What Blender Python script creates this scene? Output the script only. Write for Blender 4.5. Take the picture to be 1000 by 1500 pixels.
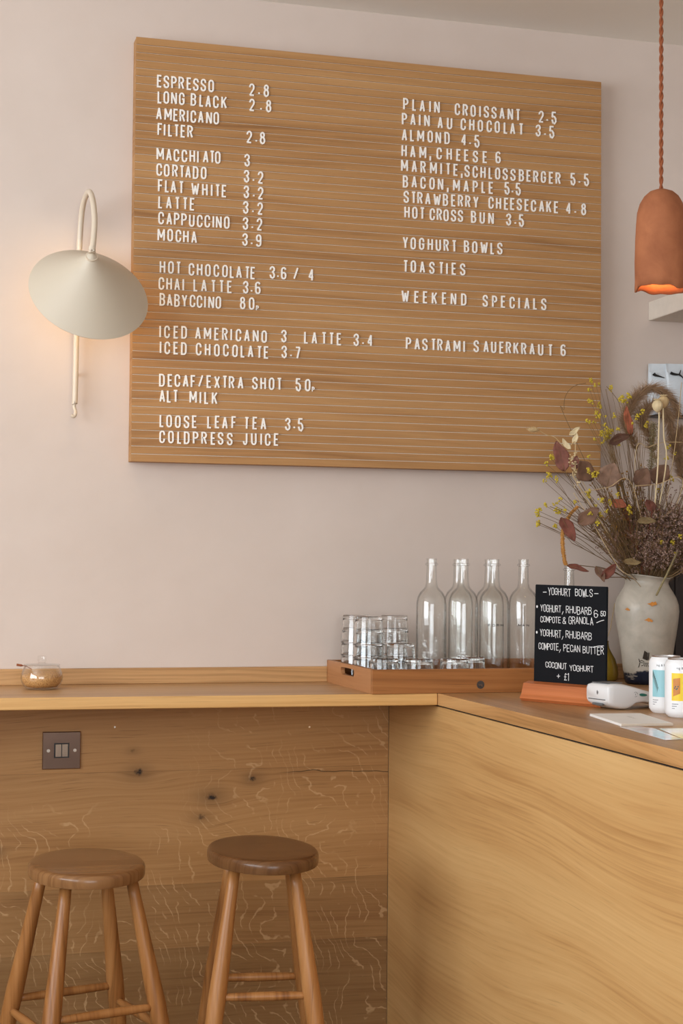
import bpy, bmesh, math, random
from mathutils import Vector, Matrix, Euler
PI = math.pi
rnd = random.Random(7)
for o in list(bpy.data.objects): bpy.data.objects.remove(o)
S = bpy.context.scene
COL = S.collection

# ---------------------------------------------------------------- camera, world, light, exposure
cam_d = bpy.data.cameras.new('camera'); cam = bpy.data.objects.new('camera', cam_d); COL.objects.link(cam)
_r, _d, _f = Vector((0.96416582, -0.26518286, 0.00789441)), Vector((0.01754019, 0.03402568, -0.99926703)), Vector((0.26471988, 0.96359758, 0.03745775))
_m = Matrix((_r, -_d, -_f)).transposed().to_4x4(); _m.translation = Vector((0, -3.75, 1.20))
cam.matrix_world = _m
cam_d.sensor_fit = 'VERTICAL'; cam_d.sensor_height = 36; cam_d.lens = 2300 / 1500 * 36; cam_d.clip_start = .05
S.camera = cam
W = bpy.data.worlds.new('world'); S.world = W; W.use_nodes = True
W.node_tree.nodes['Background'].inputs[0].default_value = (.80, .90, 1.0, 1)
W.node_tree.nodes['Background'].inputs[1].default_value = 1.2

def area(name, loc, rot, sx, sy, power, color, spread=180):
    l = bpy.data.lights.new(name, 'AREA'); l.shape = 'RECTANGLE'; l.size = sx; l.size_y = sy; l.energy = power; l.color = color
    l.spread = math.radians(spread)
    o = bpy.data.objects.new(name, l); COL.objects.link(o); o.location = loc; o.rotation_euler = rot
    return o
# daylight in the plane of the shop windows: left wall (street side) and the shopfront behind the camera
area('daylight_left_window', (-2.42, -2.6, 1.70), (PI/2+.28, 0, -PI/2), 3.2, 1.36, 116, (.91, .955, 1.0))
area('daylight_shopfront', (-.6, -6.85, 1.55), (PI/2+.26, 0, 0), 3.4, 1.70, 84, (.92, .96, 1.0))
S.view_settings.view_transform = 'Standard'; S.view_settings.look = 'None'
S.view_settings.exposure = 0.0; S.view_settings.gamma = 1; S.view_settings.use_curve_mapping = False
S.cycles.max_bounces = 16; S.cycles.transmission_bounces = 16; S.cycles.transparent_max_bounces = 24
S.cycles.glossy_bounces = 6; S.cycles.diffuse_bounces = 5
S.cycles.sample_clamp_indirect = 6; S.cycles.caustics_reflective = False; S.cycles.caustics_refractive = False

# ---------------------------------------------------------------- helpers
def lin(r, g, b):
    f = lambda c: (c/255/12.92) if c/255 <= .04045 else ((c/255+.055)/1.055)**2.4
    return (f(r), f(g), f(b), 1)
class NT:
    def __init__(s, name):
        s.m = bpy.data.materials.new(name); s.m.use_nodes = True; s.t = s.m.node_tree; s.b = s.t.nodes['Principled BSDF']
    def n(s, typ, **kw):
        x = s.t.nodes.new(typ)
        for k, v in kw.items(): setattr(x, k, v)
        return x
    def put(s, sock, v):
        if isinstance(v, bpy.types.NodeSocket): s.t.links.new(v, sock)
        elif v is not None: sock.default_value = v
    def math(s, op, a, b=0.0, c=None, clamp=False):
        x = s.n('ShaderNodeMath', operation=op, use_clamp=clamp); s.put(x.inputs[0], a); s.put(x.inputs[1], b)
        if c is not None: s.put(x.inputs[2], c)
        return x.outputs[0]
    def comb(s, a, b, c):
        x = s.n('ShaderNodeCombineXYZ')
        for i, v in enumerate((a, b, c)): s.put(x.inputs[i], v)
        return x.outputs[0]
    def sep(s, v):
        x = s.n('ShaderNodeSeparateXYZ'); s.put(x.inputs[0], v); return x.outputs
    def pos(s): return s.n('ShaderNodeNewGeometry').outputs['Position']
    def obj(s): return s.n('ShaderNodeTexCoord').outputs['Object']
    def rand(s): return s.n('ShaderNodeObjectInfo').outputs['Random']
    def noise(s, v, scale, detail=3, rough=.55, dist=0.0):
        x = s.n('ShaderNodeTexNoise'); s.put(x.inputs['Vector'], v); s.put(x.inputs['Scale'], scale)
        x.inputs['Detail'].default_value = detail; x.inputs['Roughness'].default_value = rough; x.inputs['Distortion'].default_value = dist
        return x.outputs['Fac']
    def ramp(s, f, stops):
        x = s.n('ShaderNodeValToRGB'); s.put(x.inputs[0], f); e = x.color_ramp.elements
        while len(e) < len(stops): e.new(.5)
        for i, (p, c) in enumerate(stops): e[i].position = p; e[i].color = c if len(c) == 4 else (*c, 1)
        return x.outputs[0]
    def mr(s, f, a, b, c=0.0, d=1.0):
        x = s.n('ShaderNodeMapRange'); s.put(x.inputs[0], f)
        for i, v in enumerate((a, b, c, d)): s.put(x.inputs[i+1], v)
        return x.outputs[0]
    def mix(s, f, a, b, mode='MIX'):
        x = s.n('ShaderNodeMix', data_type='RGBA', blend_type=mode); s.put(x.inputs[0], f); s.put(x.inputs[6], a); s.put(x.inputs[7], b)
        return x.outputs[2]
    def bump(s, h, strength=.2, dist=.002):
        x = s.n('ShaderNodeBump'); x.inputs['Strength'].default_value = strength; x.inputs['Distance'].default_value = dist
        s.put(x.inputs['Height'], h); s.put(s.b.inputs['Normal'], x.outputs[0])
    def done(s, col=None, rough=.5, metal=0.0, spec=None):
        s.put(s.b.inputs['Base Color'], col); s.put(s.b.inputs['Roughness'], rough); s.put(s.b.inputs['Metallic'], metal)
        if spec is not None: s.put(s.b.inputs['Specular IOR Level'], spec)
        return s.m
def plain(name, rgb, rough=.5, metal=0.0, var=.06, scale=40, bump=0.0, spec=None):
    t = NT(name); c = lin(*rgb); n = t.noise(t.obj(), scale, 3)
    d = tuple(x*(1-var*2) for x in c[:3]) + (1,); u = tuple(min(1, x*(1+var)) for x in c[:3]) + (1,)
    col = t.mix(n, d, u)
    if bump: t.bump(n, bump, .001)
    return t.done(col, rough, metal, spec)

def wood(name, light, mid, dark, axis='x', across='z', bands=7.0, fine=150.0, rough=.45, objc=False, swirl=.02, swirl_scale=1.6,
         flecks=0.0, fleck_z=None, knots=(), crack=None, contrast=1.0, pores=.5, big=0.0, finew=.38, bumpk=.10, tone=1.0):
    """oak / stained wood: long bands, fine grain, pores, ray flecks and knots, all in metres"""
    t = NT(name); P = t.obj() if objc else t.pos(); X = t.sep(P)
    a = X['XYZ'.index(axis.upper())]; c = X['XYZ'.index(across.upper())]; o = X[3-'XYZ'.index(axis.upper())-'XYZ'.index(across.upper())]
    if objc:
        r = t.rand(); a = t.math('ADD', a, t.math('MULTIPLY', r, 3.7)); c = t.math('ADD', c, t.math('MULTIPLY', r, 5.1))
    # slow swirl of the grain
    sw = t.noise(t.comb(t.math('MULTIPLY', a, .55), t.math('MULTIPLY', c, 1.3), t.math('MULTIPLY', o, 1.0)), swirl_scale, 2, .5)
    cw = t.math('ADD', c, t.math('MULTIPLY', t.math('SUBTRACT', sw, .5), swirl*10))
    kd = None
    for (kx, kz, kr, kk) in knots:
        dx = t.math('SUBTRACT', a, kx); dz = t.math('SUBTRACT', c, kz)
        q = t.math('ADD', t.math('POWER', t.math('DIVIDE', dx, kr*3.2), 2), t.math('POWER', t.math('DIVIDE', dz, kr*1.5), 2))
        g = t.math('EXPONENT', t.math('MULTIPLY', q, -1.0))
        cw = t.math('SUBTRACT', cw, t.math('MULTIPLY', t.math('MULTIPLY', dz, g), .72))
        cw = t.math('ADD', cw, t.math('MULTIPLY', g, kr*.35))
        wz = t.math('MULTIPLY', t.math('SUBTRACT', t.noise(t.comb(a, c, kx), 120, 2), .5), 2.2)
        q2 = t.math('ADD', wz, t.math('ADD', t.math('POWER', t.math('DIVIDE', dx, kr*.60), 2), t.math('POWER', t.math('DIVIDE', dz, kr*.46), 2)))
        hq = t.math('MULTIPLY', t.math('EXPONENT', t.math('MULTIPLY', t.math('ADD', t.math('POWER', t.math('DIVIDE', dx, kr*1.7), 2), t.math('POWER', t.math('DIVIDE', dz, kr*1.0), 2)), -1.0)), .42*kk)
        kd = hq if kd is None else t.math('MAXIMUM', kd, hq)
        e = t.math('MULTIPLY', t.math('EXPONENT', t.math('MULTIPLY', q2, -1.0)), kk)
        kd = e if kd is None else t.math('MAXIMUM', kd, e)
    v1 = t.comb(t.math('MULTIPLY', a, .35), t.math('MULTIPLY', cw, bands), o)
    b1 = t.noise(v1, 2.0, 4, .6)
    v2 = t.comb(t.math('MULTIPLY', a, 2.2), t.math('MULTIPLY', cw, fine), o)
    b2 = t.noise(v2, 1.0, 3, .6)
    v3 = t.comb(t.math('MULTIPLY', a, 9.0), t.math('MULTIPLY', cw, fine*2.6), o)
    b3 = t.noise(v3, 1.0, 2, .5)
    f = t.math('ADD', t.math('MULTIPLY', b1, 1-finew), t.math('MULTIPLY', b2, finew))
    lo, hi = .5-.17/contrast, .5+.17/contrast
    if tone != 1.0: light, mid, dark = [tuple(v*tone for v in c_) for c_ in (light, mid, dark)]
    col = t.ramp(t.mr(f, lo, hi), [(0, lin(*dark)), (.42, lin(*mid)), (1, lin(*light))])
    por = t.mr(b3, .62, .74, 0, pores)
    dk = tuple(x*.45 for x in lin(*dark)[:3]) + (1,)
    col = t.mix(por, col, dk)
    if big:
        bn = t.noise(t.comb(t.math('MULTIPLY', a, 1.1), t.math('MULTIPLY', cw, 6), o), 1.0, 2)
        col = t.mix(t.mr(bn, .5, .75, 0, big), col, lin(*dark))
    h = b2
    if flecks:
        w1 = t.noise(t.comb(a, c, o), 5.0, 2, .5); w2 = t.noise(t.comb(a, t.math('MULTIPLY', c, 1.4), o), 26, 2, .5)
        ph = t.math('ADD', t.math('ADD', t.math('MULTIPLY', a, 34.0), t.math('MULTIPLY', c, 12.0)), t.math('ADD', t.math('MULTIPLY', w1, 12.0), t.math('MULTIPLY', w2, 1.3)))
        k = t.math('FRACT', ph); wid = t.mr(t.noise(t.comb(a, c, 3.3), 60, 1), .35, .7, .05, .13)
        line = t.mr(t.math('DIVIDE', t.math('ABSOLUTE', t.math('SUBTRACT', k, .5)), wid), .35, 1.0, 1, 0)
        br = t.mr(t.noise(t.comb(t.math('MULTIPLY', a, 1.5), c, t.math('FLOOR', ph)), 17, 2), .44, .52)
        big2 = t.mr(t.noise(t.comb(t.math('MULTIPLY', a, .8), c, o), 6.0, 2), .38, .50)
        line = t.math('MULTIPLY', t.math('MULTIPLY', line, br), big2)
        if fleck_z:
            zm = t.mr(c, fleck_z[0], fleck_z[1], 0, 1)
            xm = t.mr(a, .62, .80, 0, 1)      # near the top the flecks only show right of the knots
            zt = t.mr(c, fleck_z[2], fleck_z[3], 0, 1)
            m = t.math('MAXIMUM', zm, t.math('MULTIPLY', xm, zt)); line = t.math('MULTIPLY', line, m)
        fl = lin(222, 184, 136)
        col = t.mix(t.math('MULTIPLY', line, flecks), col, fl)
    if kd is not None:
        col = t.mix(t.math('MULTIPLY', kd, .93), col, lin(38, 22, 12))
    if crack:
        x0, x1, z0, sl = crack
        wig = t.math('MULTIPLY', t.math('SUBTRACT', t.noise(t.comb(a, 0.0, 0.0), 9, 2), .5), .03)
        zc = t.math('ADD', t.math('ADD', t.math('MULTIPLY', t.math('SUBTRACT', a, x0), sl), z0), wig)
        dist = t.mr(t.math('ABSOLUTE', t.math('SUBTRACT', c, zc)), .0004, .0014, 1, 0)
        on = t.math('MULTIPLY', t.mr(a, x0, x0+.06, 0, 1), .9)
        col = t.mix(t.math('MULTIPLY', dist, on), col, lin(40, 24, 12))
    t.bump(t.math('ADD', h, t.math('MULTIPLY', b3, .5)), bumpk, .0008)
    return t.done(col, rough, 0, .35)

def link(name, me, mat, parent=None):
    o = bpy.data.objects.new(name, me); COL.objects.link(o)
    if mat is not None and not me.materials:
        for m_ in (mat if isinstance(mat, (list, tuple)) else [mat]): me.materials.append(m_)
    if parent is not None: o.parent = parent
    return o
def ob(name, bm, mat, parent=None, smooth=False):
    bmesh.ops.recalc_face_normals(bm, faces=bm.faces)
    me = bpy.data.meshes.new(name); bm.to_mesh(me); bm.free()
    if smooth:
        me.shade_smooth()
        if smooth != 'all':
            try: me.set_sharp_from_angle(angle=math.radians(38))
            except Exception: pass
    return link(name, me, mat, parent)
def tag(o, label, cat, group=None):
    o['label'] = label; o['category'] = cat
    if group: o['group'] = group
    return o
def thing(name, label, cat, loc=(0, 0, 0), rz=0.0, group=None):
    o = bpy.data.objects.new(name, None); COL.objects.link(o); o.location = loc; o.rotation_euler = (0, 0, rz); o.empty_display_size = .02
    return tag(o, label, cat, group)
def struct(o): o['kind'] = 'structure'; return o
def dup(root, loc=None, rz=None, label=None):
    def cp(o, par):
        c = o.copy(); COL.objects.link(c)
        if par is not None: c.parent = par
        for ch in list(o.children): cp(ch, c)
        return c
    r = cp(root, None)
    if loc is not None: r.location = loc
    if rz is not None: r.rotation_euler = (0, 0, rz)
    if label: r['label'] = label
    return r
def box(bm, x0, x1, y0, y1, z0, z1, bevel=0.0, seg=2):
    r = bmesh.ops.create_cube(bm, size=1)['verts']
    for v in r: v.co = Vector(((x0+x1)/2+v.co.x*(x1-x0), (y0+y1)/2+v.co.y*(y1-y0), (z0+z1)/2+v.co.z*(z1-z0)))
    if bevel:
        es = list({e for v in r for e in v.link_edges}); bmesh.ops.bevel(bm, geom=es, offset=bevel, segments=seg, affect='EDGES', clamp_overlap=True)
    return bm
def B(*a, **k): return box(bmesh.new(), *a, **k)
def prism(bm, pts, z0, z1, bevel=0.0, seg=2):
    lo = [bm.verts.new((x, y, z0)) for x, y in pts]; hi = [bm.verts.new((x, y, z1)) for x, y in pts]; n = len(pts)
    fs = [bm.faces.new(lo[::-1]), bm.faces.new(hi)] + [bm.faces.new((lo[i], lo[(i+1) % n], hi[(i+1) % n], hi[i])) for i in range(n)]
    if bevel: bmesh.ops.bevel(bm, geom=list({e for f in fs for e in f.edges}), offset=bevel, segments=seg, affect='EDGES', clamp_overlap=True)
    return bm
def lathe(prof, n=40, sx=1.0, sy=1.0, wob=None, close=False):
    """profile of (r, z); r = 0 ends are capped to a point"""
    bm = bmesh.new(); rings = []
    for r, z in prof:
        if r < 1e-6: rings.append([bm.verts.new((0, 0, z))]); continue
        ring = []
        for i in range(n):
            a = 2*PI*i/n; rr = r; zz = z
            if wob: rr, zz = wob(r, z, a)
            ring.append(bm.verts.new((rr*math.cos(a)*sx, rr*math.sin(a)*sy, zz)))
        rings.append(ring)
    pr = list(zip(rings, rings[1:])) + ([(rings[-1], rings[0])] if close else [])
    for A, C in pr:
        if len(A) == 1 and len(C) == 1: continue
        for i in range(n):
            j = (i+1) % n
            if len(A) == 1: bm.faces.new((A[0], C[i], C[j]))
            elif len(C) == 1: bm.faces.new((A[i], A[j], C[0]))
            else: bm.faces.new((A[i], A[j], C[j], C[i]))
    return bm
def spline(pts, k=6):
    P = [Vector(p) for p in pts]; out = []
    if len(P) < 3: return P
    for i in range(len(P)-1):
        p0 = P[max(i-1, 0)]; p1 = P[i]; p2 = P[i+1]; p3 = P[min(i+2, len(P)-1)]
        for j in range(k):
            t = j/k; out.append(.5*((2*p1)+(p2-p0)*t+(2*p0-5*p1+4*p2-p3)*t*t+(3*p1-p0-3*p2+p3)*t**3))
    return out+[P[-1]]
def tube(bm, pts, r, n=8, caps=True):
    """r: number or function of 0..1"""
    P = [Vector(p) for p in pts]; m = len(P); rings = []; up = None
    for i, p in enumerate(P):
        d = (P[min(i+1, m-1)]-P[max(i-1, 0)])
        if d.length < 1e-9: d = Vector((0, 0, 1))
        d.normalize()
        if up is None:
            up = Vector((0, 0, 1)) if abs(d.z) < .9 else Vector((1, 0, 0))
        u = (up-d*up.dot(d)); u.normalize(); w = d.cross(u); up = u
        rr = r(i/(m-1)) if callable(r) else r
        rings.append([bm.verts.new(p+u*math.cos(2*PI*j/n)*rr+w*math.sin(2*PI*j/n)*rr) for j in range(n)])
    for A, C in zip(rings, rings[1:]):
        for j in range(n): bm.faces.new((A[j], A[(j+1) % n], C[(j+1) % n], C[j]))
    if caps: bm.faces.new(rings[0][::-1]); bm.faces.new(rings[-1])
    return bm
def blob(bm, c, r, sub=1, sq=(1, 1, 1), jit=0.0):
    vs = bmesh.ops.create_icosphere(bm, subdivisions=sub, radius=1)['verts']
    for v in vs:
        k = 1+rnd.uniform(-jit, jit); v.co = Vector(c)+Vector((v.co.x*sq[0], v.co.y*sq[1], v.co.z*sq[2]))*r*k

# ---------------------------------------------------------------- stroke lettering
def arc(cx, cy, rx, ry, a0, a1, n=5):
    return [(cx+rx*math.cos(math.radians(a0+(a1-a0)*i/n)), cy+ry*math.sin(math.radians(a0+(a1-a0)*i/n))) for i in range(n+1)]
O_ = arc(.5, .78, .5, .22, 180, 0)+arc(.5, .22, .5, .22, 0, -180)
G = {  # glyph: (relative width, [(closed, points), ...])
 'A': (1, [(0, [(0, 0), (.5, 1), (1, 0)]), (0, [(.2, .3), (.8, .3)])]),
 'B': (1, [(1, [(0, 0), (0, 1)]+arc(.45, .77, .5, .23, 90, -60)+[(.6, .54)]+arc(.5, .27, .5, .27, 60, -90)), (0, [(0, .54), (.6, .54)])]),
 'C': (1, [(0, [(1, .66)]+arc(.5, .78, .5, .22, 0, 180)+arc(.5, .22, .5, .22, 180, 360)+[(1, .34)])]),
 'D': (1, [(1, [(0, 0), (0, 1)]+arc(.45, .75, .55, .25, 90, 0)+arc(.45, .25, .55, .25, 0, -90))]),
 'E': (.9, [(0, [(1, 1), (0, 1), (0, 0), (1, 0)]), (0, [(0, .52), (.85, .52)])]),
 'F': (.9, [(0, [(1, 1), (0, 1), (0, 0)]), (0, [(0, .52), (.85, .52)])]),
 'G': (1, [(0, [(1, .68)]+arc(.5, .78, .5, .22, 0, 180)+arc(.5, .22, .5, .22, 180, 360)+[(1, .48), (.55, .48)])]),
 'H': (1, [(0, [(0, 0), (0, 1)]), (0, [(1, 0), (1, 1)]), (0, [(0, .52), (1, .52)])]),
 'I': (0, [(0, [(.5, 0), (.5, 1)])]),
 'J': (.8, [(0, [(1, 1)]+arc(.5, .22, .5, .22, 0, -180)+[(0, .3)])]),
 'K': (1, [(0, [(0, 0), (0, 1)]), (0, [(1, 1), (.05, .42)]), (0, [(.35, .62), (1, 0)])]),
 'L': (.8, [(0, [(0, 1), (0, 0), (1, 0)])]),
 'M': (1.3, [(0, [(0, 0), (0, 1), (.5, .25), (1, 1), (1, 0)])]),
 'N': (1.05, [(0, [(0, 0), (0, 1), (1, 0), (1, 1)])]),
 'O': (1, [(1, O_)]),
 'P': (1, [(0, [(0, 0), (0, 1)]+arc(.45, .74, .55, .26, 90, -90)+[(0, .48)])]),
 'R': (1, [(0, [(0, 0), (0, 1)]+arc(.45, .76, .55, .24, 90, -90)+[(0, .52)]), (0, [(.5, .52), (1, 0)])]),
 'S': (1, [(0, [(1, .72)]+arc(.5, .8, .5, .2, 0, 180)+[(.04, .64), (.96, .38)]+arc(.5, .2, .5, .2, 0, -180)+[(0, .28)])]),
 'T': (.9, [(0, [(0, 1), (1, 1)]), (0, [(.5, 1), (.5, 0)])]),
 'U': (1, [(0, [(0, 1)]+arc(.5, .22, .5, .22, 180, 360)+[(1, 1)])]),
 'V': (1, [(0, [(0, 1), (.5, 0), (1, 1)])]),
 'W': (1.4, [(0, [(0, 1), (.25, 0), (.5, .8), (.75, 0), (1, 1)])]),
 'X': (1, [(0, [(0, 0), (1, 1)]), (0, [(0, 1), (1, 0)])]),
 'Y': (1, [(0, [(0, 1), (.5, .45), (1, 1)]), (0, [(.5, .45), (.5, 0)])]),
 '0': (1, [(1, O_)]),
 '1': (.4, [(0, [(0, .85), (.8, 1), (.8, 0)])]),
 '2': (1, [(0, [(0, .72)]+arc(.5, .78, .5, .22, 180, 0)+[(.95, .6), (0, 0), (1, 0)])]),
 '3': (1, [(0, [(0, .74)]+arc(.5, .78, .5, .22, 180, -30)+[(.55, .54)]+arc(.5, .24, .5, .26, 60, -180)+[(0, .28)])]),
 '4': (1, [(0, [(.75, 0), (.75, 1), (0, .28), (1, .28)])]),
 '5': (1, [(0, [(.95, 1), (.1, 1), (0, .55), (.3, .62)]+arc(.5, .26, .5, .34, 80, -180)+[(0, .3)])]),
 '6': (1, [(1, arc(.5, .36, .5, .20, 180, 0)+arc(.5, .22, .5, .22, 0, -180)), (0, [(0, .3)]+arc(.5, .78, .5, .22, 180, 15))]),
 '7': (.95, [(0, [(0, 1), (1, 1), (.35, 0)])]),
 '8': (1, [(1, arc(.5, .79, .42, .21, 270, -90, 10)), (1, arc(.5, .29, .5, .29, 90, -270, 10))]),
 '9': (1, [(1, arc(.5, .78, .5, .22, 180, 0)+arc(.5, .64, .5, .20, 0, -180)), (0, [(1, .7)]+arc(.5, .22, .5, .22, 0, -165))]),
 '.': (0, [(0, [(.5, .14), (.5, .27)])]),
 ',': (.3, [(0, [(.9, .20), (.1, -.22)])]),
 '/': (.9, [(0, [(0, 0), (1, 1)])]),
 '-': (.9, [(0, [(0, .45), (1, .45)])]),
 '+': (1, [(0, [(0, .45), (1, .45)]), (0, [(.5, .8), (.5, .1)])]),
 '&': (1, [(0, [(1, 0), (.2, .7)]+arc(.5, .83, .3, .17, 180, 0, 4)+[(.1, .35)]+arc(.42, .2, .4, .2, 160, 330, 4)+[(1, .4)])]),
 '£': (1, [(0, [(.9, .8)]+arc(.6, .82, .3, .18, 0, 180, 4)+[(.35, .2), (0, 0), (1, 0)]), (0, [(0, .48), (.8, .48)])]),
}
def ribbon(bm, pts, closed, w, y0, y1, M=None):
    """a flat stroke of width w through 2D points, front at y1, back at y0, extruded along y; sharp turns start a new stroke"""
    P = [Vector(p) for p in pts]
    if not closed:
        for i in range(1, len(P)-1):
            a = P[i]-P[i-1]; b = P[i+1]-P[i]
            if a.length > 1e-7 and b.length > 1e-7 and a.normalized().dot(b.normalized()) < -.15:
                ribbon(bm, [tuple(p) for p in P[:i+1]], False, w, y0, y1); ribbon(bm, [tuple(p) for p in P[i:]], False, w, y0, y1-(y0-y1)*.03); return
    Q = [P[0]]
    for p in P[1:]:
        if (p-Q[-1]).length > 1e-6: Q.append(p)
    if closed and (Q[0]-Q[-1]).length < 1e-6: Q.pop()
    P = Q; n = len(P); L = []; R = []
    for i in range(n):
        a = P[i]-P[i-1] if (i > 0 or closed) else P[1]-P[0]
        b = P[(i+1) % n]-P[i] if (i < n-1 or closed) else a
        if i == 0 and not closed: a = b
        a = a.normalized(); b = b.normalized(); nn = Vector((-a.y-b.y, a.x+b.x))
        if nn.length < .2: nn = Vector((-a.y, a.x))
        nn.normalize(); k = 1/max(.5, nn.dot(Vector((-a.y, a.x))))
        L.append(P[i]+nn*w/2*k); R.append(P[i]-nn*w/2*k)
    def V(p, y):
        return bm.verts.new((p.x, y, p.y))
    lf = [V(p, y1) for p in L]; rf = [V(p, y1) for p in R]; lb = [V(p, y0) for p in L]; rb = [V(p, y0) for p in R]
    for i in range(n if closed else n-1):
        j = (i+1) % n
        bm.faces.new((lf[i], rf[i], rf[j], lf[j])); bm.faces.new((lf[i], lf[j], lb[j], lb[i])); bm.faces.new((rf[j], rf[i], rb[i], rb[j]))
    if not closed:
        bm.faces.new((lf[0], lb[0], rb[0], rf[0])); bm.faces.new((lf[-1], rf[-1], rb[-1], lb[-1]))
def glyph(bm, ch, h, cw, sw, y0, y1, ox=0.0, oz=0.0, fn=None):
    w, strokes = G[ch]; gw = max(w*cw-sw, 0.0)
    for si, (closed, pts) in enumerate(strokes):
        q = [(ox+sw/2+(x if w else .0)*gw, oz+sw/2+y*(h-sw)) for x, y in pts]
        if fn: q = [fn(x, y) for x, y in q]
        ribbon(bm, q, bool(closed), sw, y0, y1-(y0-y1)*.08*si)
    return gw+sw

# ---------------------------------------------------------------- materials
def plaster(name, a, b):
    t = NT(name); P = t.pos(); n = t.noise(P, 1.3, 4, .6, .6); n2 = t.noise(P, 9, 4, .6)
    f = t.math('ADD', t.math('MULTIPLY', n, .75), t.math('MULTIPLY', n2, .25))
    t.bump(t.noise(P, 55, 4), .05, .002)
    return t.done(t.mix(t.mr(f, .35, .65), lin(*a), lin(*b)), .85, 0, .2)
M_wall = plaster('clay_plaster', (210, 195, 184), (218, 204, 194))
M_ceil = plaster('ceiling_paint', (240, 236, 228), (244, 240, 232))
M_white = plain('white_paint', (226, 216, 203), .6)
M_floor = wood('floor_boards', (120, 100, 80), (104, 84, 64), (80, 62, 46), 'y', 'x', 5, 90)
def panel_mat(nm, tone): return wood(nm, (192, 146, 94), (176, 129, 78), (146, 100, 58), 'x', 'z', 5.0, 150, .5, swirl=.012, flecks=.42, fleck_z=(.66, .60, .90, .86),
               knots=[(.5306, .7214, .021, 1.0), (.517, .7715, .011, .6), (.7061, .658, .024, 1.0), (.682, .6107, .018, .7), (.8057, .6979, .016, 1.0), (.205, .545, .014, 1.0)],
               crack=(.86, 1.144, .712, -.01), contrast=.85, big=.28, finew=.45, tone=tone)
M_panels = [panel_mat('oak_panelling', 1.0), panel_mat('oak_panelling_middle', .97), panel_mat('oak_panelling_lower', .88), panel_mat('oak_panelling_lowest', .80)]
M_face = wood('oak_counter_face', (214, 174, 118), (202, 158, 102), (176, 130, 78), 'y', 'z', 3.0, 130, .42, swirl=.034, swirl_scale=1.0, contrast=1.0, pores=.22, big=.45, finew=.40, bumpk=.03)
M_top = wood('oak_worktop', (196, 158, 114), (182, 142, 98), (154, 114, 76), 'x', 'y', 6, 90, .38, swirl=.02, pores=.35)
M_edge = wood('oak_worktop_edge', (222, 178, 116), (208, 160, 98), (178, 130, 72), 'x', 'z', 22, 160, .4, swirl=.004, pores=.25)
M_ctop = wood('oak_counter_top', (192, 152, 108), (174, 132, 88), (142, 102, 64), 'y', 'x', 6, 90, .36, swirl=.02, pores=.35)
M_cedge = wood('oak_counter_edge', (208, 164, 110), (190, 142, 90), (156, 112, 64), 'y', 'z', 12, 120, .4, swirl=.02, pores=.3)
M_ups = wood('oak_upstand', (212, 170, 118), (194, 150, 100), (158, 118, 74), 'x', 'z', 16, 120, .45, swirl=.01, pores=.35)
M_slat = wood('oak_slats', (190, 146, 96), (176, 130, 81), (146, 102, 60), 'x', 'z', 9, 120, .55, swirl=.012, pores=.28, contrast=.95, big=.25)
M_stool = wood('stool_stain', (180, 128, 78), (158, 106, 58), (116, 72, 38), 'z', 'x', 12, 90, .32, objc=True, pores=.4)
M_seat = wood('stool_seat_stain', (152, 112, 74), (136, 96, 60), (106, 70, 42), 'x', 'y', 14, 120, .20, objc=True, pores=.5)
M_seat2 = wood('stool_seat_stain_dark', (120, 84, 52), (104, 70, 42), (78, 50, 30), 'x', 'y', 14, 120, .22, objc=True, pores=.5)
M_tray = wood('tray_wood', (176, 120, 70), (158, 102, 54), (122, 76, 38), 'x', 'z', 14, 120, .42, swirl=.006, pores=.4)
M_tray2 = wood('tray_wood_end', (188, 136, 94), (172, 120, 78), (142, 96, 60), 'y', 'z', 12, 110, .45, swirl=.006, pores=.4)
M_holder = wood('holder_wood', (200, 126, 78), (188, 110, 62), (162, 90, 48), 'y', 'z', 10, 90, .42, swirl=.004, pores=.15)
M_letter = plain('letter_plastic', (252, 249, 243), .5, var=.01)
M_back = plain('board_backing', (250, 240, 222), .7)
M_lamp = plain('lamp_lacquer', (204, 193, 174), .5, var=.01, scale=4)
M_arm = plain('lamp_tube_lacquer', (216, 202, 182), .35, var=.01)
M_black = plain('black_metal', (22, 21, 22), .4)
M_dark = plain('dark_void', (24, 16, 12), .8)
M_cab = plain('dark_brown_enamel', (38, 28, 26), .45)
M_terra = None
t = NT('terracotta'); P = t.obj(); n = t.noise(P, 16, 4, .6, .5)
t.bump(t.noise(P, 30, 4), .5, .004)
M_terra = t.done(t.mix(t.mr(n, .3, .7), lin(150, 92, 62), lin(176, 112, 76)), .8, 0, .2)
M_cord = plain('cord_fabric', (150, 82, 46), .8, scale=200)
M_nickel = plain('black_nickel', (150, 128, 116), .16, 1.0, var=.03)
M_rock = plain('rocker_nickel', (158, 140, 124), .2, 1.0, var=.02)
M_screw = plain('screw_steel', (230, 222, 210), .2, 1.0)
M_paper = plain('paper_white', (236, 234, 230), .6, var=.01)
M_cut = plain('paper_edge', (222, 208, 190), .7)
M_chalk = plain('chalk_white', (232, 232, 232), .8, var=.04, scale=300)
M_board = plain('blackboard', (19, 21, 25), .7, var=.12, scale=14, spec=.12)
M_reader = plain('reader_plastic', (222, 222, 222), .28, var=.01)
M_grey = plain('grey_plastic', (96, 98, 100), .4)
M_green = plain('teal_print', (30, 118, 104), .4)
M_sugar = None
t = NT('brown_sugar'); P = t.obj(); n = t.noise(P, 420, 2); t.bump(n, .8, .0015)
M_sugar = t.done(t.mix(t.mr(n, .35, .65), lin(168, 112, 56), lin(226, 176, 110)), .7)

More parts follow.
